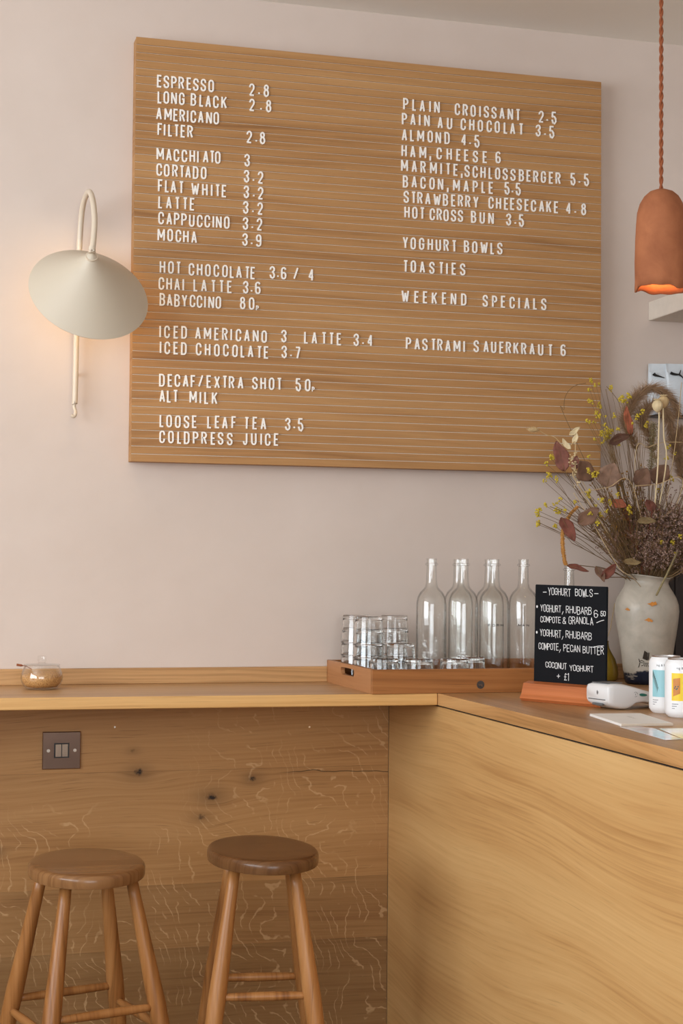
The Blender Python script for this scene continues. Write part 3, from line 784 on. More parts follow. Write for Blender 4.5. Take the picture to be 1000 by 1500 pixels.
bm = lathe([(0, -.0014), (.0070, -.0014), (.0088, -.0008), (.0092, 0), (0, 0)], 28); bmesh.ops.rotate(bm, verts=bm.verts, cent=(0, 0, 0), matrix=Matrix.Rotation(PI/2, 3, 'X'))
bmesh.ops.translate(bm, verts=bm.verts, vec=(1.2446, TY0-.0001, .9461)); bd = ob('badge', bm, plain('badge_pewter', (92, 86, 82), .45, .8), tr, True)
bd['label'] = 'round grey metal badge with a monogram'
bm = bmesh.new()
for pts in ([(-.0045, .003), (-.0045, -.0005), (0, -.0005), (0, .0022)], [(0, .001), (.002, -.0005), (.0042, .001)], [(.0015, -.004), (.0015, -.0005)], [(.0015, -.0015), (.0036, -.002), (.0036, -.004)]):
    ribbon(bm, [(x+1.2446, z+.9461) for x, z in pts], False, .0007, TY0-.0015, TY0-.0019)
ob('monogram', bm, M_screw, bd)

# ---------------------------------------------------------------- tumblers, upside down, in stacks
Z0 = .9378
tprof = [(.0365, 0), (.0362, .002), (.0318, .060), (.0312, .0645), (.0295, .0660), (0, .0660), (0, .0585), (.027, .0580), (.0290, .0560), (.0296, .0520), (.0345, .0015)]
bm = lathe(tprof, 40, close=False)
# close the rim
bm.verts.ensure_lookup_table(); n_ = 40
r0 = [bm.verts[i] for i in range(40)]; r1 = [bm.verts[i] for i in range(len(bm.verts)-40, len(bm.verts))]
for i in range(40): bm.faces.new((r1[i], r1[(i+1) % 40], r0[(i+1) % 40], r0[i]))
tum0 = None
stacks = [((1.0400, -.104), 4, 'back left stack on the tray'), ((1.0385, -.218), 4, 'tall stack behind the tray slot handle'), ((1.1270, -.135), 4, 'tall stack left of the bottles'),
          ((1.1020, -.268), 2, 'short stack of two'), ((1.0390, -.345), 1, 'single tumbler, left one along the tray front'), ((1.1150, -.360), 1, 'single tumbler, middle one along the tray front'),
          ((1.2000, -.360), 1, 'single tumbler, right one along the tray front'), ((1.2620, -.302), 1, 'single tumbler in front of the second bottle')]
order = {4: ('bottom', 'second from the bottom', 'third from the bottom', 'top'), 2: ('lower', 'upper')}
for (x, y), k, d in stacks:
    for i in range(k):
        lab = ('upside down glass, ' + d) if k == 1 else ('upside down glass, %s of the %s' % (order[k][i], d))
        if tum0 is None: tum0 = o = ob('tumbler', bm, M_tumb, None, True)
        else: o = tum0.copy(); COL.objects.link(o)
        o.location = (x+rnd.uniform(-.0004, .0004), y, Z0+.0002+i*.0302); o.rotation_euler.z = rnd.uniform(0, 6)
        tag(o, lab, 'glass', 'clear tumblers stacked on the tray')

# ---------------------------------------------------------------- bottles
def bottle(x, y, z, label, text='', rz=0.0, h=1.0, group='clear glass bottles on the tray'):
    r = thing('glass_bottle', label, 'bottle', (x, y, z), rz, group)
    o_ = [(.0, .0), (.031, 0), (.0348, .003), (.0355, .010), (.0355, .178), (.0350, .190), (.0325, .202), (.0270, .213), (.0195, .220), (.0150, .226), (.0128, .236), (.0118, .260), (.0113, .2765), (.0148, .2780), (.0148, .2810), (.0113, .2825), (.0113, .2905), (.0122, .2915), (.0118, .2930)]
    i_ = [(.0098, .2930), (.0096, .270), (.0106, .238), (.0128, .225), (.0175, .2185), (.0255, .2110), (.0305, .2015), (.0330, .189), (.0335, .176), (.0335, .016), (.0300, .012), (.012, .018), (0, .020)]
    ob('bottle_body', lathe([(a, b*h) for a, b in o_+i_], 48), M_bottle, r, True)
    if text:
        bm = bmesh.new(); x_ = -len(text)*.0068/2-.0
        for ch in text:
            b2 = bmesh.new(); glyph(b2, ch, .0062, .0062, .0011, -.0002, -.0004)
            k = len(bm.verts)
            me = bpy.data.meshes.new('tmp'); b2.to_mesh(me); b2.free(); bm.from_mesh(me); bpy.data.meshes.remove(me); bm.verts.ensure_lookup_table()
            for v in bm.verts[k:]:
                a = (v.co.x+x_)/.0357; rr = .0357-(v.co.y+.0002)
                v.co = Vector((rr*math.sin(a), -rr*math.cos(a), v.co.z+.133))
            x_ += .0100
        ob('lettering', bm, M_black, r)
    return r
bottle(1.192, -.22, Z0, 'clear glass bottle at the left end of the front row, beside the tumblers')
bottle(1.272, -.22, Z0, 'clear glass bottle, second from the left in the front row')
bottle(1.350, -.22, Z0, 'clear glass bottle with printed letters, third from the left in the front row', 'FORM', -.38)
bottle(1.425, -.22, Z0, 'clear glass bottle with printed letters, right end of the front row beside the blackboard', 'MAN', -.45)
bottle(1.297, -.115, Z0, 'clear glass bottle in the back row, its neck showing left of the second front bottle')
bottle(1.378, -.115, Z0, 'clear glass bottle in the back row, its neck showing left of the third front bottle')
b5 = bottle(1.583, -.13, ZT+.0003, 'clear glass bottle on the counter behind the blackboard, only its neck showing')
del b5['group']

# ---------------------------------------------------------------- sugar jar
jr = thing('sugar_jar', 'round glass jar of brown sugar with a knobbed lid on the bar', 'jar', (.293, -.140, ZT+.0003))
jo = [(0, 0), (.030, 0), (.0360, .0025), (.0425, .009), (.0465, .019), (.0472, .026), (.0455, .036), (.0415, .046), (.0395, .0515)]
ji = [(.0378, .0515), (.0400, .0455), (.0438, .035), (.0455, .026), (.0448, .019), (.041, .0105), (.035, .0045), (0, .0035)]
ob('jar_body', lathe(jo+ji, 56), M_jar, jr, True)
ob('sugar', lathe([(0, .0037), (.034, .0049), (.0405, .011), (.0440, .019), (.0446, .026), (.0440, .0320), (.040, .0345), (.02, .0375), (0, .0365)], 48, wob=lambda r, z, a: (r, z+(.0022*math.cos(a-.4)*(r/.04) if z > .03 else 0))), M_sugar, jr, 'all')
ld = ob('lid', lathe([(0, .0535), (.0400, .0535), (.0405, .0545), (.0400, .0555), (.012, .0575), (.0075, .0590), (.0070, .0605), (.0093, .0640), (.0095, .0725), (.0080, .0745), (0, .0745)], 48), M_jar, jr, True)
ob('lid_flange', lathe([(.0355, .0500), (.0372, .0500), (.0372, .0534), (.0355, .0534)], 48, close=True), M_jar, ld, True)
sp = thing('teaspoon', 'small brown spoon handle sticking out under the sugar jar lid', 'spoon', (.293, -.140, ZT+.0003))
ob('handle', tube(bmesh.new(), spline([(-.056, .004, .0545), (-.052, .004, .0540), (-.047, .003, .0532), (-.041, .003, .0526), (-.036, .002, .0520), (-.022, .002, .0440)], 4), lambda t: (.0026 if t < .45 else .0026-.0018*min(1, (t-.45)/.15)), 8), M_cord, sp, 'all')

# ---------------------------------------------------------------- blackboard in its holder
CB = [Vector(p) for p in ((1.2862, -.63, 1.1745), (1.3711, -.806, 1.1719), (1.3684, -.806, .9648), (1.2829, -.63, .9686))]   # top left, top right, bottom right, bottom left
down = .022
CB[2] += (CB[2]-CB[1]).normalized()*down; CB[3] += (CB[3]-CB[0]).normalized()*down
nrm = (CB[1]-CB[0]).cross(CB[3]-CB[0]).normalized()
if nrm.x > 0: nrm = -nrm
bb = thing('blackboard_sign', 'small blackboard with handwritten yoghurt bowl menu standing in a wooden block', 'sign', (0, 0, 0))
bm = bmesh.new(); f_ = [bm.verts.new(p) for p in CB]; k_ = [bm.verts.new(p-nrm*.005) for p in CB]
bm.faces.new(f_); bm.faces.new(k_[::-1])
for i in range(4): bm.faces.new((f_[i], k_[i], k_[(i+1) % 4], f_[(i+1) % 4]))
bmesh.ops.bevel(bm, geom=list(bm.edges), offset=.0012, segments=2, affect='EDGES')
ob('board', bm, M_board, bb)
dirx = (CB[1]-CB[0]).normalized(); hgt = (CB[3]-CB[0]).length; hvis = hgt-down
def cbp(cx, cy):
    u0 = (cx-(30-22*(cy-50)/1187))/880; top = 50+22*u0; bot = 1237+83*u0; v = (cy-top)/(bot-top)*hvis/hgt
    a = CB[0].lerp(CB[1], u0); b = CB[3].lerp(CB[2], u0); return a.lerp(b, v)
def stroke(bm, P3, w):
    m = len(P3); L_ = []; r_ = w*.5*.148/880*1.45
    for i in range(m):
        d = (P3[min(i+1, m-1)]-P3[max(i-1, 0)])
        if d.length < 1e-7: d = dirx.copy()
        d.normalize(); s = nrm.cross(d).normalized()*r_; L_.append((P3[i]+s, P3[i]-s))
    vs = [(bm.verts.new(a), bm.verts.new(b)) for a, b in L_]
    for A, C in zip(vs, vs[1:]): bm.faces.new((A[0], A[1], C[1], C[0]))
    for e in (0, -1):    # round pen ends
        c = P3[e]; w_ = nrm.cross(dirx)
        bm.faces.new([bm.verts.new(c+dirx*math.cos(k*PI/4)*r_+w_*math.sin(k*PI/4)*r_+nrm*.00005) for k in range(8)])
def chalk(txt, x0, x1, top, h, slope=.06, w=5.2):
    """handwritten line; x0..x1, top and h on a 1000 x 1333 sketch of the board"""
    bm = bmesh.new(); n_ = len(txt); cell = (x1-x0)/n_
    cx = x0
    for ch in txt:
        if ch == ' ': cx += cell; continue
        gw, st_ = G[ch]; hh = h*rnd.uniform(.88, 1.04); cwid = cell*.72*(.35+.65*min(1.3, gw)) if gw else 0; jt = rnd.uniform(-.10, .06); dy = rnd.uniform(-3, 4)
        for closed, pts in st_:
            q = [(cx+cell*.08+(x if gw else .4)*max(cwid, 1)+jt*(y-.5)*cell*.5+rnd.uniform(-1, 1), top+slope*(cx-x0)+dy+(1-y)*hh+rnd.uniform(-1, 1)) for x, y in pts]
            if closed: q.append(q[0])
            runs = [[q[0]]]
            for i in range(1, len(q)):
                runs[-1].append(q[i])
                if i < len(q)-1:
                    a = Vector(q[i])-Vector(q[i-1]); b = Vector(q[i+1])-Vector(q[i])
                    if a.length > 1e-6 and b.length > 1e-6 and a.normalized().dot(b.normalized()) < .1: runs.append([q[i]])
            for ri, run in enumerate(runs): stroke(bm, [cbp(a, b)+nrm*(.0004+.00003*ri) for a, b in run], w)
        cx += cell
    ob('handwriting', bm, M_chalk, bb)
for a in [('-', 128, 190, 100, 90, 0), ('YOGHURT', 195, 482, 88, 88, .06), ('BOWLS', 528, 745, 104, 92, .02), ('-', 755, 822, 105, 90, 0),
          ('YOGHURT,', 98, 402, 296, 84, .07), ('RHUBARB', 415, 732, 312, 90, .06), ('6', 752, 806, 358, 98, 0), ('.50', 800, 895, 372, 62, .02), ('COMPOTE', 98, 358, 440, 76, .04), ('&', 372, 425, 452, 78, 0), ('GRANOLA', 448, 750, 442, 88, .03),
          ('YOGHURT,', 92, 402, 600, 86, .06), ('RHUBARB', 412, 732, 616, 92, .08), ('COMPOTE,', 75, 368, 768, 82, .04), ('PECAN', 383, 592, 784, 84, .06), ('BUTTER', 618, 872, 806, 88, .04),
          ('COCONUT', 162, 430, 996, 72, .08), ('YOGHURT', 458, 752, 1034, 72, .06), ('+', 300, 350, 1136, 62, 0), ('£1', 392, 468, 1136, 84, 0)]: chalk(*a)
def chalk_line(p, w=5.2):
    bm = bmesh.new(); q = [cbp(*a)+nrm*.0004 for a in p]; s_ = .148/880*1.45*w/2; vs = []
    for i, c in enumerate(q):
        d = (q[min(i+1, len(q)-1)]-q[max(i-1, 0)]).normalized(); s = nrm.cross(d)*s_; vs.append((bm.verts.new(c+s), bm.verts.new(c-s)))
    for A, C in zip(vs, vs[1:]): bm.faces.new((A[0], A[1], C[1], C[0]))
    ob('handwriting', bm, M_chalk, bb)
chalk_line([(783, 515), (830, 493), (872, 481)]); chalk_line([(740, 818), (800, 800), (868, 797)])
for c in ((55, 322), (52, 637)):
    bm = bmesh.new(); p = cbp(*c)+nrm*.0004; r_ = .0022; w_ = nrm.cross(dirx)
    bm.faces.new([bm.verts.new(p+dirx*math.cos(k*PI/8)*r_+w_*math.sin(k*PI/8)*r_*1.3) for k in range(16)]); ob('bullet', bm, M_chalk, bb)
# wooden block with a slot
hd = Vector((CB[2].x-CB[3].x, CB[2].y-CB[3].y, 0)).normalized(); hn = Vector((-hd.y, hd.x, 0)); hn = hn if hn.x < 0 else -hn
c0 = Vector((CB[3].x, CB[3].y, ZT+.0003))-hd*.012; hl = .215
prof = [(.024, 0), (.030, .006), (.024, .016), (.018, .037), (.0006, .041), (.0006, .012), (-.0056, .012), (-.0056, .041), (-.022, .038), (-.027, .010), (-.022, 0)]
wb = thing('sign_holder', 'orange brown wooden block holding the blackboard upright', 'holder', (0, 0, 0))
bm = bmesh.new(); A = [bm.verts.new(c0+hn*a+Vector((0, 0, b))) for a, b in prof]; C = [bm.verts.new(c0+hd*hl+hn*a+Vector((0, 0, b))) for a, b in prof]
for i in range(len(prof)): j = (i+1) % len(prof); bm.faces.new((A[i], A[j], C[j], C[i]))
bm.faces.new(A[::-1]); bm.faces.new(C)
bmesh.ops.triangulate(bm, faces=[f for f in bm.faces if len(f.verts) > 4])
ob('block', bm, M_holder, wb)

# ---------------------------------------------------------------- card reader
an = math.radians(13)
cr = thing('card_reader', 'white handheld card reader lying on the counter in front of the blackboard', 'card reader', (1.336, -.892, ZT+.0003), an)
def reader_body():
    bm = bmesh.new(); secs = []
    # sections along the body: (s, half width, z low, z high)
    for s, hw, zl, zh in ((-.002, .034, .017, .046), (.001, .0365, .0125, .0500), (.012, .0375, .0060, .0525), (.030, .0375, .0010, .0520), (.045, .037, .0, .0500), (.056, .0365, .0030, .0475), (.070, .0355, .0110, .0440), (.090, .0345, .0125, .0385), (.115, .034, .0085, .0325), (.150, .0335, .0035, .0255), (.172, .0330, .0010, .0215), (.178, .0300, .0030, .0180)):
        ring = []
        for i in range(28):
            a = 2*PI*i/28; c, s_ = math.cos(a), math.sin(a); e = .30
            ring.append(bm.verts.new((s, .0365+math.copysign(abs(c)**e, c)*hw, (zl+zh)/2+math.copysign(abs(s_)**e, s_)*(zh-zl)/2)))
        secs.append(ring)
    for A, C in zip(secs, secs[1:]):
        for i in range(28): bm.faces.new((A[i], A[(i+1) % 28], C[(i+1) % 28], C[i]))
    bm.faces.new(secs[0][::-1]); bm.faces.new(secs[-1]); return bm
ob('body', reader_body(), M_reader, cr, 'all')
ob('paper_slot', B(.004, .042, .012, .062, .0520, .0536, .0006, 1), M_grey, cr)
ob('seam', B(-.0030, -.0012, .010, .064, .0195, .0212), M_grey, cr)
bm = bmesh.new(); box(bm, -.0032, .004, .020, .052, .0085, .0130, .001, 1); ob('card_slot', bm, M_grey, cr)
bm = bmesh.new(); q = arc(.066, .030, .0048, .0048, 0, 330, 14); ribbon(bm, q, False, .0006, -.0002, -.0006); ribbon(bm, [(.066, .028), (.0665, .032)], False, .0008, -.0002, -.0006)
for v in bm.verts: v.co.y += .0012
ob('button_ring', bm, M_grey, cr)
bm = bmesh.new(); vs = [bm.verts.new((.086+.0105*math.cos(a), .0021-.0009+.0006*math.cos(a), .0285-.08*(.0105*math.cos(a))+.0028*math.sin(a)*(1-.2*math.cos(a)))) for a in [2*PI*i/20 for i in range(20)]]
bm.faces.new(vs); o = ob('leaf_logo', bm, M_green, cr); o['label'] = 'teal green leaf mark'
bm = bmesh.new()
for r_ in (.003, .0048, .0066): ribbon(bm, [(.030+a, .034+b) for a, b in arc(0, 0, r_, r_, -40, 40, 6)], False, .0007, 0, -.0003)
for v in bm.verts: x, y, z = v.co; v.co = Vector((-.0026+y, x, z))
ob('contactless_mark', bm, M_grey, cr)

# ---------------------------------------------------------------- drink cans
def text_mesh(body, size):
    c = bpy.data.curves.new('t', 'FONT'); c.body = body; c.size = size; c.resolution_u = 2; c.align_x = 'CENTER'
    o = bpy.data.objects.new('t', c); COL.objects.link(o); bpy.context.view_layer.update()
    me = bpy.data.meshes.new_from_object(o.evaluated_get(bpy.context.evaluated_depsgraph_get())); bpy.data.objects.remove(o); bpy.data.curves.remove(c); return me
def wrap(me, R, z, ang=0.0):
    for v in me.vertices:
        a = v.co.x/R+ang; v.co = Vector(((R)*math.sin(a), -(R)*math.cos(a), z+v.co.y))
    return me
def patch(R, a0, a1, z0, z1, n=14):
    bm = bmesh.new(); p = [[bm.verts.new((R*math.sin(a0+(a1-a0)*i/n), -R*math.cos(a0+(a1-a0)*i/n), z)) for i in range(n+1)] for z in (z0, z1)]
    for i in range(n): bm.faces.new((p[0][i], p[0][i+1], p[1][i+1], p[1][i]))
    return bm
M_can = plain('can_white', (236, 238, 240), .3, var=.01)
M_alu = plain('aluminium', (210, 210, 212), .25, 1.0, var=.02)
M_cyan = plain('print_pale_blue', (150, 204, 214), .35, var=.05, scale=20)
M_yel = plain('print_yellow', (238, 206, 44), .35, var=.03)
M_orn = plain('print_orange', (206, 132, 48), .35, var=.15, scale=60)
M_dgr = plain('print_dark_green', (66, 88, 84), .4)
M_ink = plain('ink_grey', (90, 94, 100), .5)
def can(x, y, rz, label, kind):
    r = thing('drink_can', label, 'can', (x, y, ZT+.0003), rz, 'drink cans on the counter')
    Rc = .0330
    ob('can_body', lathe([(0, .004), (.022, .004), (.0240, .0), (.0258, .0), (.0300, .004), (.0328, .009), (Rc, .013), (Rc, .097), (.0325, .1005), (.0300, .1050), (.0272, .1085)], 56), M_can, r, True)
    tp = ob('can_top', lathe([(.0272, .1085), (.0276, .1103), (.0272, .1110), (.0262, .1105), (.0255, .1075), (0, .1070)], 56), M_alu, r, True)
    bm = bmesh.new(); box(bm, -.004, .004, -.012, .008, .1073, .1082, .0003, 1); ob('pull_tab', bm, M_alu, tp)
    l = wrap(text_mesh('ing & Running', .0064), Rc+.0003, .0915, .22); link('lettering', l, M_ink, r)
    a0, a1 = -.62, .42
    ob('printed_panel', patch(Rc+.00015, a0, a1, .032, .084), M_cyan if kind == 'blue' else M_yel, r)
    bm = bmesh.new()
    if kind == 'blue':
        def P_(a, z): return bm.verts.new(((Rc+.0004)*math.sin(a), -(Rc+.0004)*math.cos(a), z))
        for i in range(9):
            t_ = i/8; a = -.58+.34*t_; z = .083-.024*t_-.006*t_*t_; w = .006*(1-.4*abs(t_-.4))
            for s in (-1, 1):
                bm.faces.new((P_(a, z), P_(a+.035, z-.003), P_(a+s*.10+.05, z-.008-(.003 if s > 0 else .007))))
        ob('palm_leaf', bm, M_dgr, r)
    else:
        for a, b_, z0, z1 in ((-.52, -.10, .046, .074),):
            n_ = 6; rr = Rc+.0004
            q = [[bm.verts.new((rr*math.sin(a+(b_-a)*i/n_), -rr*math.cos(a+(b_-a)*i/n_), (z0 if k == 0 else z1)+(-.006*(1-i/n_) if k == 0 else .0025*i/n_-.001))) for i in range(n_+1)] for k in (0, 1)]
            for i in range(n_): bm.faces.new((q[0][i], q[0][i+1], q[1][i+1], q[1][i]))
        ob('orange_picture', bm, M_orn, r)
        bm = bmesh.new()
        for i in range(5): blob(bm, ((Rc)*math.sin(-.42+i*.05), -(Rc)*math.cos(-.42+i*.05), .056+.003*math.sin(i*2)), .0016)
        for v in bm.verts: d = Vector((v.co.x, v.co.y, 0)); v.co += d.normalized()*((Rc+.0005)-d.length)
        ob('picture_detail', bm, M_dgr, r)
    for i, w in enumerate((.013, .010, .006)):
        ob('small_print', patch(Rc+.0002, a0+.02, a0+.02+w/Rc, .0255-i*.0042, .0265-i*.0042, 4), M_ink, r)
    return r
can(1.432, -.945, -.74, 'white drink can with a pale blue panel and dark palm leaf', 'blue')
can(1.420, -1.035, -.50, 'white drink can with a yellow and orange panel, at the right photo edge', 'yellow')

# ---------------------------------------------------------------- cards and leaflets
cs = thing('card_stack', 'small stack of cream cards in front of the card reader', 'cards', (0, 0, 0))
cd = [Vector(p) for p in ((1.251, -.988, 0), (1.222, -1.186, 0), (1.320, -1.192, 0), (1.352, -.996, 0))]
z = ZT+.0004
for i in range(5):
    bm = bmesh.new(); d = Vector((rnd.uniform(-.0010, .0010), rnd.uniform(-.0015, .0015), 0))
    prism(bm, [((p+d).x, (p+d).y) for p in cd], z, z+.00085); o = ob('card', bm, [M_paper, M_cut], cs); z += .0009
    for f in o.data.polygons: f.material_index = 0 if abs(f.normal.z) > .5 or f.normal.x < -.5 else 1
def flat_text(me, org, ang, z):
    for v in me.vertices:
        x, y = v.co.x, v.co.y; v.co = Vector((org[0]+x*math.cos(ang)-y*math.sin(ang), org[1]+x*math.sin(ang)+y*math.cos(ang), z))
    return me
M_faint = plain('faint_ink', (188, 184, 180), .6)
link('small_print', flat_text(text_mesh('loyalty card', .010), (1.292, -1.075), math.radians(-100), z+.0001), M_faint, cs)
t = NT('leaflet_print'); P = t.pos(); n = t.noise(P, 22, 2, .5, .3)
M_leaf = t.done(t.ramp(n, [(.3, lin(168, 204, 226)), (.45, lin(228, 232, 238)), (.6, lin(224, 206, 214)), (.72, lin(240, 240, 236))]), .12)
t = NT('leaflet_print_green'); P = t.pos(); n = t.noise(P, 24, 2, .5, .3)
M_leaf2 = t.done(t.ramp(n, [(.3, lin(226, 232, 226)), (.5, lin(222, 222, 186)), (.68, lin(238, 238, 236))]), .12)
tag(ob('leaflet', prism(bmesh.new(), [(1.214, -1.196), (1.193, -1.412), (1.226, -1.404), (1.262, -1.232), (1.252, -1.196)], ZT+.0004, ZT+.0009), [M_leaf]), 'glossy pale blue leaflet on the counter edge beside the cards', 'leaflet')
tag(ob('leaflet', prism(bmesh.new(), [(1.2285, -1.404), (1.236, -1.445), (1.345, -1.430), (1.318, -1.240), (1.268, -1.240)], ZT+.0004, ZT+.0009), [M_leaf2]), 'glossy leaflet with yellow green print at the right edge of the photo', 'leaflet')

# ---------------------------------------------------------------- ceramic vase
t = NT('vase_glaze'); P = t.obj(); X = t.sep(P); n = t.noise(P, 14, 4, .6, .5); n2 = t.noise(P, 60, 3)
edge = t.math('ADD', t.math('ADD', X[2], t.math('MULTIPLY', t.math('SUBTRACT', n, .5), -.05)), t.math('MULTIPLY', t.math('SUBTRACT', n2, .5), -.012))
streak = t.mr(t.noise(t.comb(t.math('MULTIPLY', X[0], 1.0), t.math('MULTIPLY', X[1], 1.0), t.math('MULTIPLY', X[2], 6.0)), 30, 3), .60, .66)
band = t.math('MULTIPLY', t.mr(edge, .030, .034, 1, 0), t.math('SUBTRACT', 1.0, t.math('MULTIPLY', streak, .75)))
gz = t.mix(t.mr(n, .35, .68), lin(166, 159, 146), lin(192, 184, 170))
t.bump(t.noise(P, 26, 3), .35, .004)
M_vase = t.done(t.mix(band, gz, lin(20, 30, 48)), .35, 0, .4)
VX, VY = 1.756, -.208
va = thing('ceramic_vase', 'large off white ceramic vase with blue base band and painted fish and boat', 'vase', (VX, VY, ZT+.0003))
vo = [(0, 0), (.046, 0), (.0515, .003), (.0545, .012), (.0585, .04), (.0640, .08), (.0705, .120), (.0755, .150), (.0785, .178), (.0775, .195), (.072, .212), (.0635, .227), (.0560, .239), (.0525, .248), (.0540, .256), (.0610, .2625), (.0640, .2640)]
def vr(z):
    for (r0_, z0_), (r1_, z1_) in zip(vo[1:], vo[2:]):
        if z0_ <= z <= z1_: return r0_+(r1_-r0_)*(z-z0_)/max(1e-6, z1_-z0_)
    return .05
vi = [(.0620, .2655), (.057, .2610), (.0490, .250), (.0500, .240), (.058, .226), (.070, .200), (.0725, .178), (.064, .12), (.050, .02), (0, .012)]
vob = ob('vase_body', lathe(vo+vi, 72, wob=lambda r, z, a: (r*(1+.010*math.sin(3*a+z*22)+.008*math.sin(5*a-z*31)), z+(.004*math.sin(2*a+.6)*(z/.26)**4))), M_vase, va, 'all')
cam_az = math.atan2(-3.75-VY, 0-VX)   # side of the vase that faces the room
def vp(u, h, off=.0016):
    """u metres across the front (right is +), h height"""
    r = vr(h); rr = r*1.012+off; a = cam_az+u/max(r, .03)
    return Vector((rr*math.cos(a), rr*math.sin(a), h))
def vpoly(pts, mat, name, n=1):
    bm = bmesh.new(); c = Vector((sum(p[0] for p in pts)/len(pts), sum(p[1] for p in pts)/len(pts), 0)); cv = bm.verts.new(vp(c.x, c.y)); vs = [bm.verts.new(vp(*p)) for p in pts]
    for i in range(len(vs)): bm.faces.new((cv, vs[i], vs[(i+1) % len(vs)]))
    return ob(name, bm, mat, va)
M_fish = plain('fish_glaze', (206, 132, 46), .4, var=.25, scale=160)
M_boat = plain('boat_glaze', (44, 34, 22), .4)
for (u, h, s, fl_) in ((-.0485, .184, .8, 1), (.012, .1975, 1.25, -1), (.004, .159, 1.1, 1)):
    pts = [(-.0095, -.0005), (-.004, .0018), (.000, .0048), (.003, .0030), (.0095, -.002 if fl_ > 0 else .001), (.007, -.0052), (.003, -.0030), (0, -.0045), (-.003, -.002)]
    vpoly([(u+a*s, h+b*s*(fl_ if fl_ < 0 else 1)) for a, b in pts], M_fish, 'painted_fish')
vpoly([(-.010, .0650), (.0015, .0600), (.0020, .0790), (-.0055, .0845)][::-1], M_boat, 'painted_sail')
vpoly([(.0020, .062), (.0035, .0800), (.0060, .0790), (.0045, .062)], M_boat, 'painted_sail')
bm = bmesh.new()
for q in ([(-.019, .0640), (-.017, .056), (-.012, .0545), (-.003, .0540), (.008, .0545)], [(-.017, .058), (-.012, .060), (-.006, .057)], [(-.0165, .054), (-.018, .048), (-.020, .043)], [(-.007, .0520), (-.004, .045)], [(-.003, .0520), (.000, .045)], [(.001, .0520), (.004, .045)], [(-.013, .047), (-.008, .049)]):
    tube(bm, [vp(a, b, .0010) for a, b in q], .0007, 5)
ob('painted_boat_lines', bm, M_boat, va)

mv = thing('mustard_bud_vase', 'small mustard yellow bottle vase between the blackboard and the ceramic vase', 'vase', (1.700, -.080, ZT+.0003))
M_must = plain('mustard_glaze', (150, 122, 40), .18, var=.2, scale=18)
ob('vase_body', lathe([(0, 0), (.030, 0), (.0345, .004), (.0365, .016), (.0350, .034), (.0290, .054), (.0200, .070), (.0140, .082), (.0120, .094), (.0125, .100), (.0105, .100), (.0100, .092), (.012, .080), (.026, .05), (.030, .02), (0, .01)], 40), M_must, mv, 'all')

